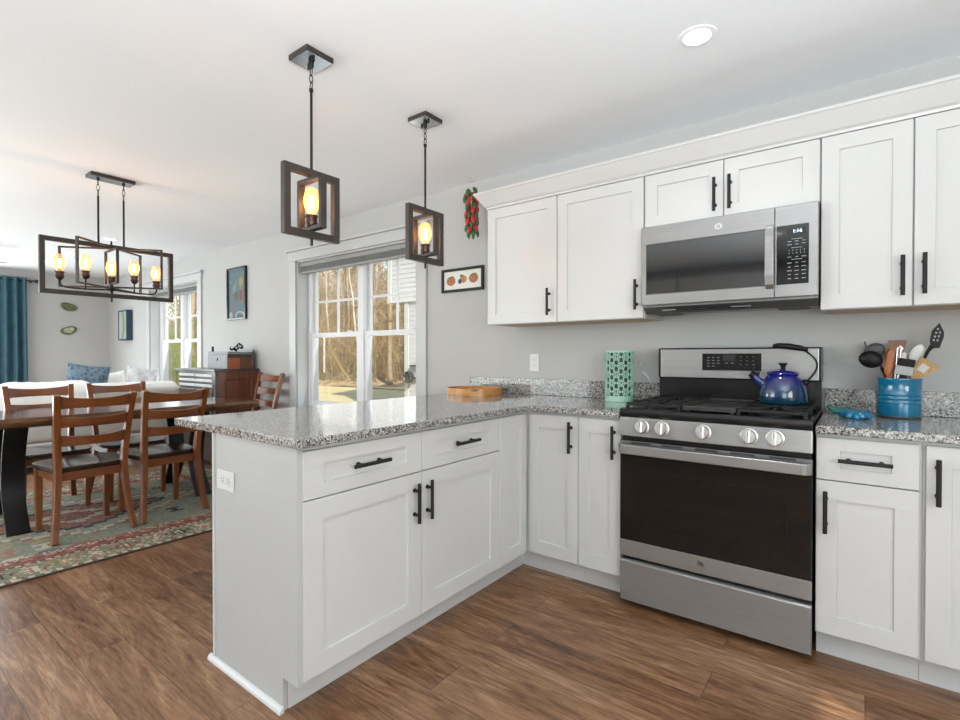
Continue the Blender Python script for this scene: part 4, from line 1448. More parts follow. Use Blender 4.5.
# spoon with an upturned edge behind it
m = MB()
m.tube([(1.005, -0.105, bz), (0.990, -0.085, 1.09), (0.960, -0.055, 1.17)], [0.005, 0.0055, 0.006], 8)
m.ball((0.952, -0.050, 1.200), 0.040, sc=(1, 0.22, 0.85), M=Matrix.Rotation(R(-25), 3, 'Y').to_4x4())
blade(m, (0.925, -0.050, 1.205), (0.917, -0.050, 1.240), 0.012, 0.008, 0.006)
uten('serving_spoon', 'dark spoon behind the black ladle in the crock', 'plastic_dark')(m)
# broad wooden turner at the back
m = MB()
blade(m, (1.025, -0.100, bz), (1.028, -0.085, 1.16), 0.018, 0.030, 0.006)
blade(m, (1.028, -0.085, 1.155), (1.031, -0.075, 1.245), 0.034, 0.062, 0.006, round_top=False)
uten('wooden_turner', 'broad brown wooden turner upright at the back of the crock', 'walnut_tool')(m, bevel=0.002)
# orange-brown spoon
m = MB()
blade(m, (1.005, -0.150, bz), (0.998, -0.175, 1.10), 0.014, 0.016, 0.007)
m.ball((1.001, -0.180, 1.150), 0.060, sc=(0.30, 0.10, 1.0), M=Matrix.Rotation(R(8), 3, 'Y').to_4x4())
uten('wooden_spoon', 'orange brown wooden spoon at the front of the crock', 'orange_tool')(m)
# dark wooden stick left of it
m = MB()
blade(m, (0.995, -0.135, bz), (0.992, -0.150, 1.21), 0.010, 0.012, 0.007, side=(1, 0.3, 0))
uten('wooden_spatula', 'thin dark wooden spatula between the ladle and the orange spoon', 'walnut_tool')(m, bevel=0.001)
# tongs
m = MB()
for s in (-1, 1):
    blade(m, (1.015 + s * .003, -0.170, bz), (1.034 + s * .006, -0.188, 1.212), 0.009, 0.012, 0.003, side=(0.4, 0.9, 0), round_top=False)
m.tube([(1.026, -0.188, 1.207), (1.034, -0.190, 1.219), (1.042, -0.188, 1.207)], 0.0045, 8)
uten('tongs', 'shiny steel tongs standing in the middle of the crock', 'knob_silver')(m)
# dark red-brown handle behind
m = MB()
blade(m, (1.045, -0.110, bz), (1.065, -0.100, 1.175), 0.016, 0.024, 0.010)
uten('wooden_spoon', 'short dark brown wooden spoon behind the grey scraper', 'walnut_tool')(m)
# cream handle
m = MB()
blade(m, (1.040, -0.145, bz), (1.049, -0.150, 1.185), 0.010, 0.016, 0.008)
uten('spatula', 'cream coloured spatula behind the black scraper', 'silicone_white')(m)
# black and grey scraper: handle > grey block
t2 = thing('scraper', 'wide black and grey scraper at the front of the crock', 'utensil', (1.05, -0.17, bz), group=UG)
m = MB()
blade(m, (1.040, -0.175, bz), (1.044, -0.188, 1.10), 0.014, 0.020, 0.008, round_top=False)
blade(m, (1.050, -0.193, 1.135), (1.056, -0.196, 1.165), 0.058, 0.058, 0.016, side=(1, 0, -.18), round_top=False)
m.build('handle', 'nylon_black', t2, bevel=0.002)
m = MB()
blade(m, (1.044, -0.189, 1.098), (1.050, -0.193, 1.134), 0.060, 0.060, 0.014, side=(1, 0, -.18), round_top=False)
m.build('grey_block', 'silicone_grey', t2, bevel=0.003)
# white spoon
m = MB()
m.tube([(1.055, -0.120, bz), (1.068, -0.110, 1.10), (1.082, -0.105, 1.15)], 0.005, 8)
m.ball((1.092, -0.103, 1.185), 0.044, sc=(0.50, 0.14, 1.0), M=Matrix.Rotation(R(24), 3, 'Y').to_4x4())
uten('spoon', 'white plastic spoon left of the slotted black turner', 'silicone_white')(m)
# bamboo scoop with a paper sticker
t2 = thing('bamboo_turner', 'pale bamboo turner with a small paper sticker, leaning right in the crock', 'utensil', (1.08, -0.15, bz), group=UG)
m = MB()
sd = Vector((0.72, 0.25, -0.55))
blade(m, (1.058, -0.150, bz), (1.086, -0.165, 1.095), 0.016, 0.030, 0.007, side=sd)
blade(m, (1.080, -0.165, 1.090), (1.132, -0.178, 1.152), 0.036, 0.080, 0.007, side=sd, round_top=False)
m.build('blade', 'bamboo', t2, bevel=0.002)
m = MB()
blade(m, (1.098, -0.1750, 1.114), (1.118, -0.1805, 1.139), 0.030, 0.030, 0.0010, side=sd, round_top=False)
st = m.build('sticker', 'plastic_white', t2)
# slotted black turner
m = MB()
m.tube([(1.070, -0.125, bz), (1.095, -0.122, 1.11), (1.128, -0.120, 1.200), (1.140, -0.120, 1.218)], [0.005, 0.0055, 0.006, 0.010], 8)
outl = [(-0.011, 0.0), (0.016, 0.004), (0.024, 0.052), (0.022, 0.072), (0.004, 0.108), (-0.016, 0.074), (-0.018, 0.030)]
Mt = Matrix.Translation((1.147, -0.120, 1.208)) @ Matrix.Rotation(R(6), 4, 'Y')
mm = MB()
mm.prism(outl, 1, -0.002, 0.002)
mm.xform(Mt)
for f in mm.bm.faces[:]:
    m.bm.faces.new([m.bm.verts.new(v.co) for v in f.verts])
mm.bm.free()
t2 = thing('slotted_turner', 'black slotted turner sticking up highest from the crock', 'utensil', (1.1, -0.12, bz), group=UG)
m.build('blade', 'nylon_black', t2, weld=True)
m = MB()
for a, b in ((-.006, .035), (.006, .035), (-.004, .05), (.008, .052), (-.002, .066), (.010, .068), (.002, .082)):
    mm = Matrix.Translation((1.147, -0.1235, 1.208)) @ Matrix.Rotation(R(6), 4, 'Y')
    m.box(a - .003, a + .003, 0.0, 0.001, b - .004, b + .004, mm)
m.build('slots', 'silicone_grey', t2)

# two glazed rests on the counter
t = thing('spoon_rest', 'shiny blue shell-shaped spoon rest on the granite in front of the crock', 'spoon rest', (0.868, -0.300, 0.9145))
m = MB()
n = 48
def shell(sc, z):
    out = []
    for k in range(n):
        a = 2 * PI * k / n
        rr_ = (1 + 0.13 * math.cos(6 * a)) * sc
        out.append((0.886 + 0.053 * rr_ * math.cos(a), -0.300 + 0.052 * rr_ * math.sin(a), 0.9145 + z))
    return out
m.loft([shell(0.80, 0), shell(0.98, .006), shell(1.0, .012), shell(0.90, .024), shell(0.62, .033), shell(0.25, .036)])
m.build('dish', 'blue_enamel', t, smooth=60)
m = MB()
m.tube([(0.888, -0.345, 0.926), (0.891, -0.358, 0.924), (0.894, -0.368, 0.922)], [0.016, 0.013, 0.006], 10)
m.build('tab', 'blue_enamel', t, smooth=60)
m = MB()
pts = [(0.778 + 0.088 * u, -0.092 - 0.012 * math.sin(PI * u), 0.9275 + 0.020 * (2 * u - 1) ** 2) for u in [k / 10 for k in range(11)]]
m.bar(pts, [0.012, 0.030, 0.044, 0.052, 0.056, 0.056, 0.052, 0.044, 0.034, 0.022, 0.008], [0.008] * 11, side=(0.1, 1, 0.30))
tag(m.build('spoon_rest', 'green_glaze', None, smooth=60, bevel=0.002), 'curved green glazed spoon rest lying by the right backsplash', 'spoon rest')

# ------------------------------------------------------------------ on the kitchen wall
# chili string
hx, hy = -1.312, -0.120
t = thing('chili_string', 'hanging string of red and green chili peppers left of the cabinets', 'chili string', (hx, hy, ZC))
m = MB()
m.tube([(hx, hy, ZC - .0005), (hx, hy, ZC - .012)], 0.009, 10)
m.tube([(hx, hy, ZC - .011), (hx, hy, ZC - .030), (hx + .012, hy, ZC - .040), (hx + .018, hy, ZC - .028)], 0.003, 6)
m.build('ceiling_hook', 'trim_white', t, smooth=60)
m = MB()
m.tube([(hx, hy, ZC - .036), (hx - .002, hy, 2.385), (hx, hy, 2.02)], 0.0022, 6)
m.build('cord', 'string', t)
def chili(mat, L):
    m = MB()
    pts = [(0, 0, 0), (0.004, 0, -.010), (0.010, 0, -L * .35), (0.012, 0, -L * .65), (0.006, 0, -L * .9), (0.0, 0, -L)]
    m.tube(pts, [0.004, 0.0125, 0.0155, 0.012, 0.006, 0.001], 8)
    return m.build('pepper', mat, None, smooth=60)
protos = [chili('chili_red', 0.062), chili('chili_green', 0.068), chili('chili_red', 0.075), chili('chili_green', 0.055)]
used = [False] * 4
pr_ = random.Random(11)
for k in range(40):
    z = 2.372 - k * 0.0078
    wv = 0.022 if k < 12 else (0.003 if k < 15 else 0.016)
    i = [0, 1, 2, 1, 0, 3][k % 6] if k < 38 else 1
    if k in (0, 1, 2, 3): i = [1, 0, 1, 2][k]
    if used[i]:
        o = protos[i].copy()
        C.objects.link(o)
    else:
        o = protos[i]
        used[i] = True
    a = k * 2.4
    o.parent = t
    o.location = Vector((wv * math.cos(a) + (-.008 if k < 13 else .004), wv * math.sin(a), z - ZC))
    o.rotation_euler = (R(pr_.uniform(-10, 10)), R(-22 if k < 38 else 0) * 1.0, a)
# still life of three fruits
def frame_box(m, x0, x1, z0, z1, w, y0, y1):
    m.box(x0, x0 + w, y0, y1, z0, z1); m.box(x1 - w, x1, y0, y1, z0, z1)
    m.box(x0 + w, x1 - w, y0, y1, z1 - w, z1); m.box(x0 + w, x1 - w, y0, y1, z0, z0 + w)
t = thing('framed_picture', 'small black-framed picture of three fruits, left of the wall cabinets', 'picture', (-1.49, 0, 1.75))
m = MB()
frame_box(m, -1.690, -1.285, 1.660, 1.838, 0.020, -0.020, -0.001)
m.build('frame', 'black_metal', t, bevel=0.003)
def fruit0(u, v):
    x, y = u * 2.15, v
    c = (0.66, 0.66, 0.60)
    for i, (fx, fy) in enumerate(((0.42, .48), (1.06, .50), (1.70, .53))):
        dx, dy = x - fx, y - fy
        if i == 1:
            if (dx - .07) ** 2 + (dy - .02) ** 2 < 0.040: c = (0.62, 0.22, 0.05) if math.sin(x * 40) > -.3 else (0.65, 0.38, 0.10)
            if (dx + .13) ** 2 * 1.5 + (dy + .08) ** 2 < 0.018: c = (0.03, 0.06, 0.20)
            if abs(dy - .22) < .05 and abs(dx + .03) < .10: c = (0.10, 0.16, 0.04)
        else:
            rr_ = dx * dx + dy * dy
            if rr_ < 0.066:
                q = math.sin(dx * 38 + i * 2) + math.sin(dy * 33 - dx * 10)
                c = (0.60, 0.10, 0.04) if q > 0.2 else ((0.66, 0.30, 0.12) if q > -.8 else (0.30, 0.16, 0.04))
            if abs(dy - .19 - dx * .3) < .045 and abs(dx) < .14: c = (0.16, 0.20, 0.05)
    return c
fruit = lambda u, v: tuple(q * (.62 if q2 else 1) for q in fruit0(u, v) for q2 in [fruit0(u, v)[2] < .5])
colour_grid('painting', 'print', t, 130, 60, lambda u, v: (-1.671 + 0.367 * u, -0.008, 1.679 + 0.140 * v), fruit, skirt=((0, 0.006, 0), (.6, .6, .55)))
# tall picture in the dining area
t = thing('framed_picture', 'tall blue picture with a red pot, in a thin black frame above the console', 'picture', (-4.88, 0, 1.9))
m = MB()
PX0, PX1, PZ0, PZ1 = -5.065, -4.635, 1.590, 2.195
frame_box(m, PX0, PX1, PZ0, PZ1, 0.022, -0.030, -0.001)
m.build('frame', 'black_enamel', t, bevel=0.003)
def bird0(u, v):
    c = (0.10 + .10 * v, 0.24 + .14 * v, 0.30 + .12 * v)
    if v > .62 and math.sin(u * 19 + v * 11) * math.sin(v * 23) > .55: c = (0.36, 0.46, 0.48)
    if (u - .36) ** 2 * 1.2 + (v - .60) ** 2 < .016 and math.sin(u * 60) * math.sin(v * 70) > 0: c = (0.55, 0.62, 0.62)
    if (u - .46) ** 2 * .5 + (v - .44) ** 2 < .012: c = (0.07, 0.10, 0.04) if math.sin(u * 50 + v * 30) > 0 else (0.30, 0.26, 0.08)
    if ((u - .74) / .13) ** 2 + ((v - .74) / .12) ** 2 < 1: c = (0.58, 0.56, 0.16)
    if ((u - .74) / .09) ** 2 + ((v - .74) / .08) ** 2 < 1: c = (0.70, 0.66, 0.26)
    if abs(u - .74) < .09 and .36 < v < .62: c = (0.50, 0.045, 0.05) if v < .57 else (0.60, 0.30, 0.26)
    if abs(u - .74) < .07 and .29 < v < .36: c = (0.40, 0.30, 0.06)
    if abs(u - .30) < .06 - .03 * v and .02 < v < .32: c = (0.50, 0.09, 0.10)
    if v < .14 and (abs((u - .68) ** 2 / .06 + (v - .03) ** 2 / .008 - 1) < .35 or ((u - .13) ** 2 / .014 + (v - .05) ** 2 / .006 < 1)): c = (0.66, 0.72, 0.74)
    elif v < .05: c = (0.06, 0.10, 0.16)
    return c
bird = lambda u, v: tuple(q * .33 for q in bird0(u, v))
colour_grid('painting', 'print', t, 60, 76, lambda u, v: (PX0 + .022 + (PX1 - PX0 - .044) * u, -0.014, PZ0 + .022 + (PZ1 - PZ0 - .044) * v), bird, skirt=((0, 0.008, 0), (.1, .2, .3)))
# deep canvas near the far corner
t = thing('framed_picture', 'narrow deep-edged green and white canvas near the far corner', 'picture', (-8.45, 0, 1.65))
m = MB()
frame_box(m, -8.44, -8.085, 1.412, 1.88, 0.022, -0.085, -0.001)
m.build('frame', 'picture_edge', t, bevel=0.003)
def leafy(u, v):
    d = abs(u - .45 - .18 * math.sin(v * 3.0))
    c = (0.34, 0.39, 0.36)
    if d < .10: c = (0.17, 0.21, 0.11)
    elif d < .20: c = (0.28, 0.33, 0.24)
    return c
colour_grid('painting', 'print', t, 24, 30, lambda u, v: (-8.418 + 0.311 * u, -0.078, 1.434 + 0.424 * v), leafy, skirt=((0, 0.02, 0), (.1, .2, .3)))
# two green ornaments on the far wall
def slice_ornament(label, y, z, tilt, fill):
    t = thing('wall_ornament', label, 'wall ornament', (XL, y, z), group='green ovals on the far wall')
    def ring(s, x, n=30):
        out = []
        for k in range(n):
            a = 2 * PI * k / n
            rr_ = s * (1 + .08 * math.sin(2 * a + 1) + .05 * math.sin(3 * a))
            u, v = 0.098 * rr_ * math.cos(a), 0.066 * rr_ * math.sin(a)
            ct, st = math.cos(tilt), math.sin(tilt)
            out.append((XL + x, y + u * ct - v * st, z + u * st + v * ct))
        return out
    m = MB()
    m.loft([ring(1.0, 0.002), ring(1.03, .012), ring(0.96, .024), ring(0.76, .026), ring(0.70, .018), ring(0.72, .004)], closed=True)
    m.build('rim', 'green_resin', t, smooth=60)
    m = MB()
    m.loft([ring(0.72, .003), ring(0.71, .012), ring(0.3, .014)])
    m.build('center', fill, t, smooth=60)
slice_ornament('green oval wall ornament, the upper of the two on the far wall', -0.545, 1.945, -0.35, 'green_resin')
slice_ornament('green oval ring ornament with pale centre, the lower on the far wall', -0.545, 1.575, 0.25, 'green_resin_light')

# curtain on its rod
t = thing('curtain_rod', 'dark curtain rod with a round finial on the far wall', 'curtain rod', (XL + 0.09, -2.6, 2.29))
m = MB()
m.tube([(XL + .09, -4.30, 2.295), (XL + .09, -0.96, 2.295)], 0.011, 12)
m.build('rod', 'rod_metal', t, smooth=40)
for y in (-0.945, -4.315):
    m = MB()
    m.ball((XL + .09, y, 2.295), 0.028)
    m.build('finial', 'rod_metal', t, smooth=180)
for y in (-1.00, -4.27):
    m = MB()
    m.tube([(XL + .001, y, 2.295), (XL + .085, y, 2.295)], 0.007, 8)
    m.lathe([(0.022, 0.0005), (0.022, 0.006)], (XL, y, 2.295), 16, axis=0)
    m.build('bracket', 'rod_metal', t, smooth=40)
def curtain(y0, y1, label):
    n = 90
    top, bot = [], []
    m = MB()
    rows = []
    for zz, am in ((2.335, .030), (2.27, .034), (1.6, .046), (0.9, .052), (0.02, .058)):
        f = 1 + (2.335 - zz) * 0.012
        fr = []
        bk = []
        for k in range(n + 1):
            u = k / n
            y = (y0 + y1) / 2 + (y1 - y0) / 2 * (2 * u - 1) * f
            x = XL + 0.088 + am * math.sin(u * 2 * PI * 4.5 + .6 * math.sin(u * 7)) + .008 * math.sin(u * 31 + zz * 2)
            fr.append((x, y, zz))
        rows.append(fr)
    rings = []
    for fr in rows:
        rings.append(fr + [(p[0] - 0.004, p[1], p[2]) for p in fr[::-1]])
    m.loft(rings)
    return tag(m.build('curtain', 'curtain_teal', None, smooth=70), label, 'curtain')
curtain(-1.55, -1.055, 'teal blue curtain panel hanging at the left edge of the photo')

# ceiling fan in the sitting area
fx, fy = -7.30, -2.35
t = thing('ceiling_fan', 'grey ceiling fan of which one blade tip shows at the left edge', 'ceiling fan', (fx, fy, ZC))
m = MB()
m.lathe([(0.0, ZC - .0005), (0.07, ZC - .0005), (0.06, ZC - .05), (0.015, ZC - .06), (0.015, ZC - .11), (0.10, ZC - .12), (0.115, ZC - .17), (0.09, ZC - .21), (0.0, ZC - .215)][1:], (fx, fy, 0), 28)
m.build('motor', 'fan_grey', t, smooth=40)
for k in range(5):
    a = R(72 * k) + R(88)
    d = Vector((math.cos(a), math.sin(a), 0))
    s = Vector((-d.y, d.x, 0.18)).normalized()
    m = MB()
    c0 = Vector((fx, fy, ZC - .165))
    m.bar([c0 + d * .09, c0 + d * .20, c0 + d * .22, c0 + d * .6, c0 + d * .755, c0 + d * .775], [.03, .05, .12, .14, .135, .10], .008, side=s)
    m.build('blade', 'fan_grey', t)

# ------------------------------------------------------------------ dining area
# rug, woven cell by cell
RX0, RX1, RY0, RY1 = -4.76, -2.552, -3.15, -0.515
SAGE, SAGE2, CREAM, RED, RUST, BLACK, GOLD, BLUE, OLIVE = (0.150, 0.155, 0.105), (0.195, 0.198, 0.140), (0.36, 0.32, 0.24), (0.165, 0.036, 0.026), (0.22, 0.105, 0.060), (0.015, 0.016, 0.020), (0.28, 0.18, 0.08), (0.04, 0.07, 0.11), (0.120, 0.125, 0.065)
mr = random.Random(5)
motif_cells = {}
def rugc(u, v):
    W_, H_ = RX1 - RX0, RY1 - RY0
    x, y = u * W_, v * H_
    d = min(x, y, W_ - x, H_ - y)
    along = y if (x < y and x < H_ - y) or (W_ - x < y and W_ - x < H_ - y) else x
    n = mr.random()
    if d < 0.018: return (0.05, 0.035, 0.025)
    if d < 0.050: return CREAM if int(along / 0.03) % 2 else (RED if n < .5 else OLIVE)
    if d < 0.245:
        q = (along % 0.30) / 0.30
        e = (d - 0.05) / 0.195
        k = int(along / 0.30)
        col = [BLACK, RUST, BLACK, GOLD, RED][k % 5]
        if abs(q - .5) + abs(e - .5) * .9 < 0.30:
            s = abs(q - .5) + abs(e - .5) * .9
            return col if int(s * 30) % 2 == 0 else (CREAM if s < .12 else OLIVE)
        if (q < .10 or q > .90) and abs(e - .5) < .30: return CREAM if n < .6 else RUST
        if n < .10: return CREAM
        if n < .20: return GOLD
        if n < .27: return RED
        return OLIVE if n < .62 else SAGE
    if d < 0.262: return CREAM if int(along / 0.022) % 2 else BLACK
    if d < 0.325: return RED if n > .12 else RUST
    if d < 0.340: return BLACK if int(along / 0.05) % 2 else GOLD
    if d < 0.395: return (0.19, 0.075, 0.055) if n > .25 else CREAM
    # field with a stepped medallion
    fx_, fy_ = (x - W_ / 2), (y - H_ / 2)
    st = lambda a: round(a / 0.045) * 0.045
    s = abs(st(fx_)) / 0.62 + abs(st(fy_)) / 1.00
    if s < 0.20: return RED if n > .2 else GOLD
    if s < 0.30: return CREAM
    if s < 0.55: return RUST if n > .35 else RED
    if s < 0.62: return BLACK
    if s < 0.80: return SAGE2 if n > .1 else CREAM
    if s < 0.86: return CREAM
    if s < 0.90: return RUST
    ci, cj = int(x / 0.16), int(y / 0.16)
    key = (ci, cj)
    if key not in motif_cells:
        motif_cells[key] = (mr.random(), mr.choice([BLACK, RED, BLACK, RUST, GOLD, CREAM, BLUE]))
    p, col = motif_cells[key]
    lx_, ly_ = (x % 0.16) / 0.16 - .5, (y % 0.16) / 0.16 - .5
    if p < .42:
        if abs(lx_) < .36 and abs(ly_) < .10 or abs(abs(lx_) - .28) < .09 and abs(ly_) < .30: return col
    elif p < .62:
        if abs(lx_) + abs(ly_) < .30 and abs(lx_) + abs(ly_) > .12: return col
    return SAGE if n < .6 else SAGE2
tag(colour_grid('area_rug', 'woven', None, 150, 200, lambda u, v: (RX0 + (RX1 - RX0) * u, RY0 + (RY1 - RY0) * v, 0.009), rugc, skirt=((0, 0, -0.0085), (0.05, 0.035, 0.025))),
    'sage green patterned rug with a red border under the dining table', 'rug')

# live-edge table
TY0, TY1 = -2.66, -0.50
t = thing('dining_table', 'long live-edge wooden dining table with curved black steel legs', 'table', (-3.86, -1.58, 0))
def edge(side, y, z):
    w = 0.022 * math.sin(y * 3.1 + side) + 0.012 * math.sin(y * 8.3 + 2 * side) + .006 * math.sin(y * 21)
    under = -0.022 if z < .71 else (0.004 if z < .74 else 0.0)
    return (-3.478 if side > 0 else -4.215) + side * (w * .8 + under)
ys = [TY0 + (TY1 - TY0) * k / 48 for k in range(49)]
m = MB()
m.loft([[(edge(-1, y, .77) + .004, y, 0.765), (edge(1, y, .77) - .004, y, 0.765), (edge(1, y, .73) - .016, y, 0.735), (edge(1, y, .70) - .016, y, 0.702), (edge(-1, y, .70) + .016, y, 0.702), (edge(-1, y, .73) + .016, y, 0.735)] for y in ys])
m.build('tabletop', 'slab', t, smooth=30)
for s in (-1, 1):
    m = MB()
    rings = []
    for y in ys:
        j = .004 * math.sin(y * 40)
        rings.append([(edge(s, y, .77) - s * .0038, y + 0.0, 0.7645), (edge(s, y, .73) + s * j, y, 0.738 + j), (edge(s, y, .70), y, 0.703), (edge(s, y, .70) - s * .0155, y, 0.7025), (edge(s, y, .73) - s * .0155, y, 0.735)])
    m.loft(rings)
    m.build('live_edge', 'slab_edge', t, smooth=50)
for yc in (-2.16, -1.00):
    m = MB()
    for s in (-1, 1):
        pts = []
        for k in range(15):
            z = 0.0105 + (0.700 - 0.0105) * k / 14
            q = (z - 0.30) / 0.40
            xo = 0.185 + (0.27 * (abs(q) ** 1.7) if q < 0 else 0.115 * q * q)
            pts.append((-3.80 + s * xo, yc, z))
        m.bar(pts, [0.120] * 15, [0.020] * 15, side=(0, 1, 0))
    m.box(-4.00, -3.60, yc - .05, yc + .05, 0.693, 0.7015)
    m.box(-3.985, -3.615, yc - .06, yc + .06, 0.29, 0.31)
    m.build('leg', 'table_steel', t, smooth=30, bevel=0.003)

# ladder-back dining chairs
def make_chair():
    t = thing('dining_chair', None, 'chair', (0, 0, 0), group='ladder-back dining chairs')
    # saddle seat
    m = MB()
    nu, nv = 14, 12
    def top(u, v):
        x = (u - .5) * 2
        y = (v - .5) * 2
        wx = 0.236 * (0.86 + 0.14 * min(1, v * 1.6)) * (1 - .22 * max(0, (v - .62) / .38) ** 2.2)
        px, py = x * wx, -0.185 + 0.425 * v + 0.018 * (1 - x * x) * (1 if v > .5 else -.3) * abs(y)
        dip = 0.014 * (1 - x * x) ** 1.0 * (1 - abs(y) ** 3) * (1 + .5 * math.cos(x * PI * 2)) * .8
        return px, py, 0.462 - dip - .004 * max(0, y) ** 3
    g = [[m.bm.verts.new(top(i / nu, j / nv)) for j in range(nv + 1)] for i in range(nu + 1)]
    lo = [[m.bm.verts.new((v.co.x * .97, v.co.y * .98, 0.428)) for v in row] for row in g]
    for i in range(nu):
        for j in range(nv):
            m.bm.faces.new((g[i][j], g[i + 1][j], g[i + 1][j + 1], g[i][j + 1]))
            m.bm.faces.new((lo[i][j], lo[i][j + 1], lo[i + 1][j + 1], lo[i + 1][j]))
    for i in range(nu):
        m.bm.faces.new((g[i][0], lo[i][0], lo[i + 1][0], g[i + 1][0]))
        m.bm.faces.new((g[i][nv], g[i + 1][nv], lo[i + 1][nv], lo[i][nv]))
    for j in range(nv):
        m.bm.faces.new((g[0][j], g[0][j + 1], lo[0][j + 1], lo[0][j]))
        m.bm.faces.new((g[nu][j], lo[nu][j], lo[nu][j + 1], g[nu][j + 1]))
    m.build('seat', 'seat_dark', t, smooth=50, bevel=0.006, seg=3)
    m = MB()
    m.box(-0.185, 0.185, -0.190, -0.168, 0.372, 0.427)
    m.box(-0.180, 0.180, 0.165, 0.187, 0.372, 0.427)
    for s in (-1, 1):
        m.box(s * .185 - .011, s * .185 + .011, -0.185, 0.185, 0.372, 0.427)
    m.build('apron', 'cherry_slat', t, bevel=0.002)
    for s in (-1, 1):
        m = MB()
        m.bar([(s * .192, 0.178, 0.427), (s * .191, 0.178, 0.25), (s * .190, 0.178, 0.0)], [.042, .039, .030], [.042, .039, .030], side=(1, 0, 0))
        m.build('leg', 'cherry', t, bevel=0.003)
    def post_y(z):
        if z < .44: return -0.200 - 0.075 * ((.44 - z) / .44) ** 1.6
        return -0.200 - 0.105 * ((z - .44) / .50) ** 1.5
    def post_x(z):
        return 0.178 + (0.036 * ((.44 - z) / .44) ** 1.5 if z < .44 else 0.026 * ((z - .44) / .5) ** 1.2)
    zs = [0, .08, .16, .24, .32, .40, .46, .54, .62, .70, .78, .86, .935]
    for s in (-1, 1):
        m = MB()
        m.bar([(s * post_x(z), post_y(z), z) for z in zs], [.036] * 13, [.038 + .020 * math.exp(-((z - .42) / .16) ** 2) for z in zs], side=(1, 0, 0))
        m.build('back_post', 'cherry', t, bevel=0.004)
        m = MB()
        for z in (.745, .775, .895, .635):
            m.lathe([(0.005, 0.0), (0.005, s * .0008)], (s * (post_x(z) + .018), post_y(z) + .002, z), 8, axis=0)
        m.build('joint_plug', 'seat_dark', t)
    for z0, z1, arch in ((0.845, 0.925, .014), (0.722, 0.796, .010), (0.600, 0.674, .010)):
        m = MB()
        rings = []
        for k in range(17):
            u = k / 16 * 2 - 1
            bow = -0.052 * (1 - u * u)
            zb, zt = z0 + .004 * (1 - u * u), z1 - arch * (1 - u * u) * 1.4
            ya, yb = post_y(zb) + bow, post_y(zt) + bow
            x = u * (post_x((z0 + z1) / 2) - .014)
            rings.append([(x, ya - .008, zb), (x, ya + .008, zb), (x, yb + .008, zt), (x, yb - .008, zt)])
        m.loft(rings)
        m.build('slat', 'cherry_slat', t, bevel=0.003, smooth=50)
    return t
chair = make_chair()
spots = [(-3.312, -1.862, 90.5, 'cherry ladder-back chair nearest the camera, its back turned, by the left table leg'),
         (-3.335, -1.382, 91.5, 'cherry ladder-back chair with its back turned, just left of the peninsula'),
         (-4.062, -1.872, -90, 'cherry ladder-back chair on the far side of the table, leftmost, cut by the frame'),
         (-4.058, -1.345, -90, 'cherry ladder-back chair on the far side of the table, in front of the sofa'),
         (-3.985, -0.390, 181, 'cherry ladder-back chair at the table end next to the console')]
for i, (x, y, a, lab) in enumerate(spots):
    o = chair if i == 0 else copy_tree(chair)
    o.location = (x, y, 0.0095)
    o.rotation_euler = (0, 0, R(a))
    o.scale = (1, 1, 1.055) if i == 4 else (1, 1, 0.99)
    o['label'] = lab

# console cabinet against the wall
CX0, CX1, CY0, CY1, CZ = -5.27, -4.37, -0.485, -0.018, 1.03
t = thing('console_cabinet', 'wooden console cabinet with louvred drawers painted pale for window glare, between window and chairs', 'cabinet', ((CX0 + CX1) / 2, -0.25, 0))
m = MB()
m.box(CX0 + .02, CX1 - .02, CY0 + .02, CY1, 0.06, CZ - .022)
for x in (CX0 + .05, CX1 - .05):
    for y in (CY0 + .05, CY1 - .05):
        m.box(x - .025, x + .025, y - .025, y + .025, 0, .06)
m.build('body', 'console_dark', t, bevel=0.003)
box('top_board', 'console_dark', t, CX0 - .015, CX1 + .015, CY0 - .015, CY1, CZ - .0215, CZ + .004, bevel=0.004)
m = MB()
m.loft([[(CX1 - .0195, a, b) for a, b in ((y0, z0), (y1, z0), (y1, z1), (y0, z1))] if False else [(x, y0, z0), (x, y1, z0), (x, y1, z1), (x, y0, z1)]
        for x, y0, y1, z0, z1 in ((CX1 - .0195, CY0 + .03, CY1, .062, CZ - .022), (CX1 - .002, CY0 + .03, CY1, .062, CZ - .022), (CX1 - .002, CY0 + .105, CY1 - .075, .14, CZ - .105), (CX1 - .012, CY0 + .115, CY1 - .085, .15, CZ - .115))])
m.build('side_panel', 'console_wood', t)
m = MB()
m.box(CX1 - .045, CX1 + .004, CY0 - .004, CY0 + .0295, .062, CZ - .022)
m.build('corner_post', 'console_dark', t, bevel=0.004)
for c in range(2):
    for r_ in range(3):
        x0 = CX0 + .035 + c * .40
        z0 = 0.842 + r_ * .054
        m = MB()
        m.box(x0, x0 + .385, CY0 + .002, CY0 + .0195, z0, z0 + .030)
        m.build('drawer', 'louvre_glare', t, bevel=0.004)
for c in range(2):
    x0 = CX0 + .035 + c * .40
    d = box('door', 'console_dark', t, x0, x0 + .385, CY0 + .002, CY0 + .0195, .09, .815, bevel=0.004)
    m = MB()
    m.ball((x0 + (.34 if c == 0 else .045), CY0 - .010, .70), .013)
    m.build('knob', 'copper_socket', d, smooth=180)
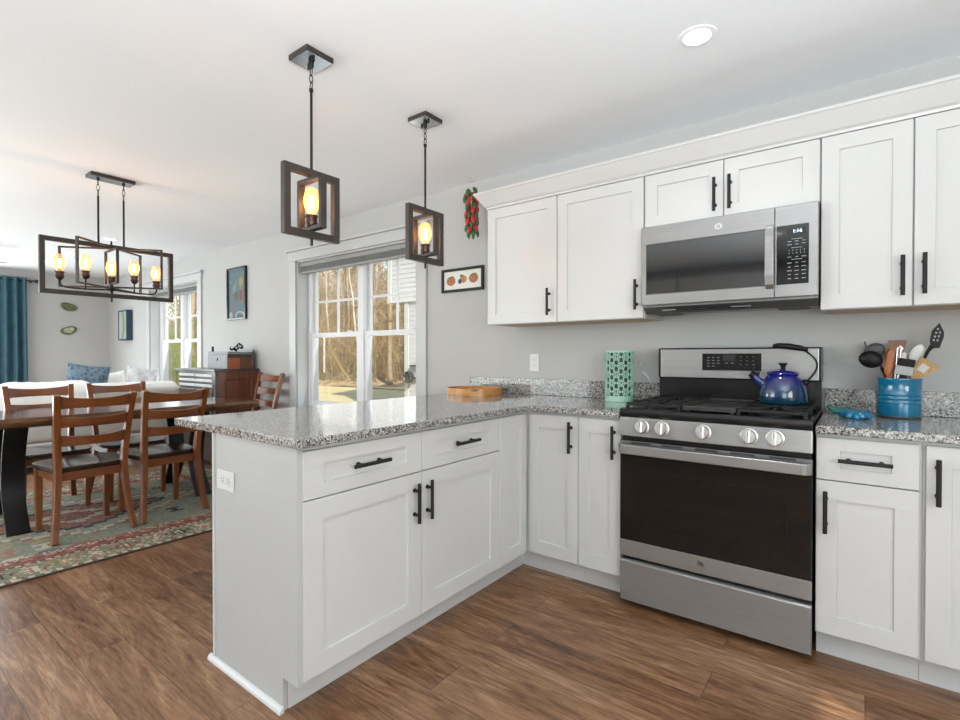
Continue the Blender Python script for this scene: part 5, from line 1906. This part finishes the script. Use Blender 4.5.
# box on the console
BX0, BX1, BY0, BY1, BZ = -4.86, -4.425, -0.335, -0.045, CZ + 0.0045
t = thing('keepsake_box', 'grey-fronted wooden box with a small latch on the console', 'box', ((BX0 + BX1) / 2, -0.2, BZ))
m = MB()
m.box(BX0, BX1 - .004, BY0 + .008, BY1 - .02, BZ, BZ + .155)
m.build('body', 'console_dark', t, bevel=0.002)
box('front', 'box_grey', t, BX0, BX1, BY0 - .003, BY0 + .0075, BZ, BZ + .150, bevel=0.003)
m = MB()
m.box((BX0 + BX1) / 2 + .005, (BX0 + BX1) / 2 + .022, BY0 - .009, BY0 - .003, BZ + .085, BZ + .115)
m.build('latch', 'black_metal', t, bevel=0.002)
box('side_panel', 'orange_tool', t, BX1 - .0035, BX1 + .002, BY0 + .009, BY0 + .140, BZ, BZ + .118)
box('side_panel', 'console_wood', t, BX1 - .0035, BX1 + .002, BY0 + .152, BY1 - .022, BZ, BZ + .118)
box('lid', 'box_grey', t, BX0 - .005, BX1 + .006, BY0 + .004, BY1 - .022, BZ + .1555, BZ + .185, bevel=0.004)
box('back_board', 'console_dark', t, BX0 - .01, BX1 + .012, BY1 - .0195, BY1, BZ, BZ + .205, bevel=0.006)
t = thing('figurine', 'small black and white ornament on top of the keepsake box', 'ornament', (-4.50, -0.20, BZ + .1855))
oz = BZ + .1855
m = MB()
for dx, dy, dz, r_ in ((0, 0, .030, .030), (.02, .045, .050, .022), (-.01, -.045, .030, .022)):
    m.ball((-4.50 + dx, -.20 + dy, oz + dz), r_, 10, 6)
m.tube([(-4.50, -.20, oz + .055), (-4.50, -.17, oz + .085), (-4.50, -.13, oz + .060)], [.010, .014, .009], 8)
m.build('body', 'nylon_black', t, smooth=60)
m = MB()
for dx, dy, dz, r_ in ((.024, -.012, .040, .012), (.030, .035, .055, .011), (.016, -.052, .038, .011), (.022, .008, .014, .011), (.024, .018, .065, .009)):
    m.ball((-4.50 + dx, -.20 + dy, oz + dz), r_, 8, 5)
m.build('white_spots', 'plastic_white', t, smooth=60)
m = MB()
m.lathe([(0.012, 0.0), (0.014, .004), (.010, .03), (.014, .042), (.008, .055), (0, .058)], (-4.82, -.30, oz), 14)
tag(m.build('figurine', 'nylon_black', None, smooth=60), 'tiny dark knob-like ornament at the left front of the keepsake box lid', 'ornament')

# sofa with its back to the table
SX0, SX1, SY0, SY1 = -6.60, -5.62, -1.93, -0.20
t = thing('sofa', 'white fabric sofa with its back to the dining table', 'sofa', (-6.1, -1.06, 0))
m = MB()
m.box(SX0, SX1, SY0, SY1, 0.07, 0.30)
m.build('base', 'sofa_fabric', t, bevel=0.03, seg=4, smooth=180)
m = MB()
m.box(SX1 - .20, SX1, SY0, SY1, 0.301, 0.80)
m.build('back', 'sofa_fabric', t, bevel=0.05, seg=5, smooth=180)
for y0, y1 in ((SY0 + .005, SY0 + .20), (SY1 - .20, SY1 - .005)):
    m = MB()
    m.box(SX0 + .02, SX1 - .205, y0, y1, 0.301, 0.64)
    m.build('arm', 'sofa_fabric', t, bevel=0.05, seg=5, smooth=180)
ym = (SY0 + SY1) / 2
for y0, y1 in ((SY0 + .205, ym - .003), (ym + .003, SY1 - .205)):
    m = MB()
    m.box(SX0 - .02, SX1 - .205, y0, y1, 0.301, 0.47)
    m.build('seat_cushion', 'sofa_fabric', t, bevel=0.05, seg=5, smooth=180)
for y0, y1, zt in ((SY0 + .20, ym - .10, .890), (ym - .09, SY1 - .04, .895)):
    m = MB()
    Mc = Matrix.Translation((0, 0, 0))
    m.box(SX1 - .40, SX1 - .205, y0, y1, 0.471, zt - .03)
    m.build('back_cushion', 'throw_white', t, bevel=0.08, seg=6, smooth=180)
for x in (SX0 + .08, SX1 - .08):
    for y in (SY0 + .08, SY1 - .08):
        m = MB()
        m.lathe([(0.018, 0.0), (0.026, 0.07)], (x, y, 0), 12)
        m.build('leg', 'console_dark', t, smooth=40)
m = MB()   # throw draped over the back
rings = []
for k in range(25):
    u = k / 24
    y = SY0 + .02 + u * (ym - SY0 - .12)
    dz = .005 * math.sin(u * 9) + .003 * math.sin(u * 41) - .05 * max(0, .12 - u) / .12 - .03 * max(0, u - .93) / .07
    rings.append([(SX1 + .006, y, .56 + .02 * math.sin(u * 23)), (SX1 + .008, y, .78), (SX1 - .02, y, .850 + dz), (SX1 - .10, y, .900 + dz), (SX1 - .22, y, .905 + dz), (SX1 - .40, y, .890 + dz), (SX1 - .40, y, .884 + dz), (SX1 - .22, y, .898 + dz), (SX1 - .10, y, .893 + dz), (SX1 - .024, y, .845 + dz), (SX1 + .002, y, .778), (SX1 + .002, y, .56 + .02 * math.sin(u * 23))])
m.loft(rings)
tag(m.build('throw_blanket', 'throw_white', None, smooth=60), 'white throw blanket draped over the left half of the sofa back', 'blanket')
def pillow(name, label, c, size, th, rot, mat, colour=None):
    w, h = size
    m = MB()
    n = 14
    Mp = Matrix.Translation(c) @ rot
    def sh(u, v, s):
        e = (1 - u ** 4) * (1 - v ** 4)
        pin = 1 - .07 * (1 - abs(u * v)) * (abs(u) ** 3 + abs(v) ** 3) * .6
        return Mp @ Vector((u * w / 2 * (1 - .06 * (1 - v * v) * abs(u)), s * th / 2 * max(0.02, e) ** .55, v * h / 2 * (1 - .06 * (1 - u * u) * abs(v))))
    gs = []
    for s in (-1, 1):
        gs.append([[m.bm.verts.new(sh(i / n * 2 - 1, j / n * 2 - 1, s)) for j in range(n + 1)] for i in range(n + 1)])
    for s, g in zip((-1, 1), gs):
        for i in range(n):
            for j in range(n):
                f = (g[i][j], g[i + 1][j], g[i + 1][j + 1], g[i][j + 1])
                m.bm.faces.new(f if s < 0 else f[::-1])
    a, b = gs
    per = [(i, 0) for i in range(n)] + [(n, j) for j in range(n)] + [(i, n) for i in range(n, 0, -1)] + [(0, j) for j in range(n, 0, -1)]
    for k in range(len(per)):
        p, q = per[k], per[(k + 1) % len(per)]
        m.bm.faces.new((a[p[0]][p[1]], b[p[0]][p[1]], b[q[0]][q[1]], a[q[0]][q[1]]))
    return tag(m.build(name, mat, None, smooth=180), label, 'pillow')
def pat_blue():
    mm, nt, b = nodes_of('pillow_blue')
    tc = N(nt, 'ShaderNodeTexCoord')
    vo = N(nt, 'ShaderNodeTexVoronoi', i_Scale=26.0)
    nt.links.new(tc.outputs['Object'], vo.inputs['Vector'])
    rp = ramp(nt, [(0.2, (0.05, 0.085, 0.125)), (0.6, (0.14, 0.195, 0.25))])
    nt.links.new(vo.outputs['Distance'], rp.inputs[0])
    nt.links.new(rp.outputs[0], b.inputs['Base Color'])
    b.inputs['Roughness'].default_value = 0.95
    MATS['pillow_blue'] = mm
pat_blue()
RZ = lambda a: Matrix.Rotation(R(a), 4, 'Z')
RXm = lambda a: Matrix.Rotation(R(a), 4, 'X')
RYm = lambda a: Matrix.Rotation(R(a), 4, 'Y')
pillow('throw_pillow', 'blue patterned throw pillow propped above the sofa back', (-6.19, -1.09, 0.775), (0.40, 0.60), 0.15, RZ(84) @ RXm(-3) @ RYm(8), 'pillow_blue')
pillow('throw_pillow', 'white throw pillow next to the blue patterned one', (-6.34, -0.80, 0.725), (0.34, 0.50), 0.15, RZ(88) @ RXm(-6) @ RYm(-8), 'throw_white')
pillow('throw_pillow', 'white throw pillow with a grey print at the right end of the sofa', (-6.19, -0.54, 0.755), (0.34, 0.55), 0.16, RZ(92) @ RXm(-6) @ RYm(9), 'pillow_grey')

# ------------------------------------------------------------------ outdoors
gz = -0.42
def hill_z(x, y):
    e = max(0.0, y - 13.5 - 1.2 * math.sin(x * .13))
    return gz + .30 * e + .30 * math.sin(x * .31 + y * .2) * min(1, e / 4) + .25 * math.sin(x * .12 - y * .27) * min(1, e / 4)
m = MB()
nx, ny = 60, 34
g = [[m.bm.verts.new((-110 + 150 * i / nx, 13 + 62 * j / ny, hill_z(-110 + 150 * i / nx, 13 + 62 * j / ny) - .01)) for j in range(ny + 1)] for i in range(nx + 1)]
for i in range(nx):
    for j in range(ny):
        m.bm.faces.new((g[i][j], g[i + 1][j], g[i + 1][j + 1], g[i][j + 1]))
struct(m.build('hillside_ground', 'leaf_litter', None, smooth=180))
m = MB()
m.box(-110, 40, TH + .002, 13.4, gz - .4, gz)
m.box(-110, XL - TH - .002, -60, TH + .001, gz - .4, gz)
m.box(XL - TH - .001, 40, -60, YF - TH - .002, gz - .4, gz)
struct(m.build('lawn_ground', 'lawn', None))

def make_tree(seed, h, r, mat, lean=0.0, nb=16, twig=True, label='', cat='tree', grp=None):
    rg = random.Random(seed)
    t = thing('bare_tree', label, cat, (0, 0, 0), group=grp)
    m = MB()
    tr = []
    px, py = 0, 0
    for k in range(9):
        u = k / 8
        tr.append(Vector((px + lean * h * u, py, h * u)))
        px += rg.uniform(-.12, .12)
        py += rg.uniform(-.12, .12)
    m.tube(tr, [r * (1 - .85 * k / 8) for k in range(9)], 7)
    m.build('trunk', mat, t, smooth=60)
    m = MB()
    for b in range(nb):
        u = .22 + .75 * (b + rg.random()) / nb
        k = min(7, int(u * 8))
        p = tr[k].lerp(tr[k + 1], u * 8 - k)
        a = rg.uniform(0, 2 * PI)
        L = h * (.34 - .20 * u) * rg.uniform(.7, 1.2)
        d = Vector((math.cos(a), math.sin(a), rg.uniform(.35, 1.0))).normalized()
        pts = [p, p + d * L * .5 + Vector((0, 0, .04 * L)), p + d * L + Vector((0, 0, .18 * L))]
        rb = r * .30 * (1 - .6 * u)
        m.tube(pts, [rb, rb * .6, rb * .18], 4)
        for q in range(5):
            s = pts[1].lerp(pts[2], rg.uniform(-.8, .9))
            d2 = (d + Vector((rg.uniform(-1, 1), rg.uniform(-1, 1), rg.uniform(-.2, .9)))).normalized()
            m.tube([s, s + d2 * L * rg.uniform(.25, .5)], [rb * .35, rb * .08], 3)
    m.build('branches', mat, t)
    return t
GT = 'bare trees in the woods outside the windows'
LT = 'tall bare brown tree among the woods seen through the windows'
protos = [make_tree(s, h, r, mt, l, label=LT, grp=GT) for s, h, r, mt, l in ((1, 11, .13, 'bark', 0), (2, 13, .17, 'bark', .02), (3, 9, .09, 'bark', -.04), (4, 12, .11, 'bark', .05), (5, 8, .07, 'bark_pale', .03))]
tr_ = random.Random(21)
used = [False] * 5
def plant(i, x, y, sc, rz):
    if used[i]: o = copy_tree(protos[i])
    else:
        o = protos[i]
        used[i] = True
    o.location = (x, y, hill_z(x, y) - .1)
    o.scale = (sc,) * 3
    o.rotation_euler = (0, 0, rz)
    return o
for k in range(125):
    y = 14 + 40 * (k / 125) ** 1.15 + tr_.uniform(-1, 1)
    q = tr_.uniform(-1.72, -0.80)
    plant(k % 5, 0.9 + q * (y + 2.93), y, tr_.uniform(.75, 1.2), tr_.uniform(0, 6))
for k in range(26):
    y = 6.5 + tr_.uniform(0, 14)
    q = tr_.uniform(-2.9, -2.1)
    plant(k % 5, 0.9 + q * (y + 2.93), y, tr_.uniform(.7, 1.1), tr_.uniform(0, 6))
bt = make_tree(9, 7.5, .075, 'bark_pale', -.13, nb=7, label='pale leaning tree at the edge of the woods, right half of the near window')
bt.location = (0.9 - 1.205 * 16.9, 13.9, gz - .05)
# brushwood, too fine to count
def brush(name, mat, label, n, qlo, qhi, ylo, yhi, hmax, seed):
    rg = random.Random(seed)
    m = MB()
    for k in range(n):
        y = ylo + (yhi - ylo) * rg.random() ** 1.3
        q = rg.uniform(qlo, qhi)
        x = 0.9 + q * (y + 2.93)
        z = hill_z(x, y) if y > 13 else gz
        h = hmax * rg.uniform(.25, 1) * (1 + .02 * (y - ylo))
        a, b = rg.uniform(-.5, .5) * h, rg.uniform(-.5, .5) * h
        w = rg.uniform(.012, .04) * (1 + .03 * (y - ylo))
        p, q2 = Vector((x, y, z - .05)), Vector((x + a, y + b, z + h))
        mid = p.lerp(q2, .5) + Vector((rg.uniform(-.1, .1) * h, rg.uniform(-.1, .1) * h, 0))
        m.tube([p, mid, q2], [w * .6, w * .45, w * .1], 3, cap=False)
        for j in range(3):
            s = mid.lerp(q2, rg.random())
            e = s + Vector((rg.uniform(-.4, .4) * h, rg.uniform(-.4, .4) * h, rg.uniform(-.05, .3) * h))
            m.tube([s, e], [w * .35, w * .1], 3, cap=False)
    o = m.build(name, mat, None)
    return tag(o, label, 'brushwood', kind='stuff')
brush('brushwood', 'brush_brown', 'tangle of brown brushwood under the bare trees on the hillside', 5200, -1.85, -0.75, 13.6, 50, 3.4, 3)
brush('green_brush', 'leaf_green', 'yellow green brush outside the far window', 1500, -2.9, -2.0, 6.0, 16, 3.2, 4)
brush('low_evergreen_brush', 'leaf_green', 'low yellow green brush along the edge of the lawn', 420, -1.75, -1.2, 13.6, 20, 0.9, 5)

# the sided wing across the lawn
t = thing('neighbouring_building', 'pale grey building with horizontal siding outside the window', 'building', (-6.8, 8, gz))
def siding(x0, x1, z0, z1, y0, y1, name):
    m = MB()
    n = int((z1 - z0) / .115)
    pts = []
    for k in range(n):
        z = z0 + (z1 - z0) * k / n
        zt = z0 + (z1 - z0) * (k + 1) / n
        pts += [(y0 - .009, z), (y0, zt)]
    m.prism(pts + [(y1, z1), (y1, z0)], 0, x0, x1)
    return m.build(name, 'siding', t)
siding(-8.12, -4.2, gz, 2.52, 6.0, 9.5, 'lower_wall')
siding(-8.72, -4.2, 2.53, 5.6, 5.98, 9.5, 'upper_wall')
box('corner_board', 'trim_white', t, -8.25, -8.12, 5.97, 6.10, gz, 2.52)
box('corner_board', 'trim_white', t, -8.85, -8.72, 5.955, 6.08, 2.53, 5.6)
box('soffit', 'trim_white', t, -8.86, -4.2, 5.94, 9.5, 2.515, 2.535)
m = MB()
m.prism([(5.6, 5.6), (9.9, 5.6), (7.7, 7.2)], 0, -9.1, -4.0)
m.build('roof', 'roof_shingle', t)
m = MB()
m.lathe([(0.0, 5.95), (.13, 5.93), (.15, 5.88), (.15, 5.82), (.12, 5.80), (.10, 5.83), (0.0, 5.84)], (-8.0, 0, .64), 24, axis=1)
m.tube([(-7.9, 5.9, .64), (-7.78, 5.92, .60), (-7.72, 5.94, .80), (-7.70, 5.94, .95)], .03, 8)
m.build('hose_reel', 'plastic_dark', t, smooth=50)
box('bracket', 'plastic_dark', t, -8.0, -7.6, 5.90, 5.98, .90, .94)
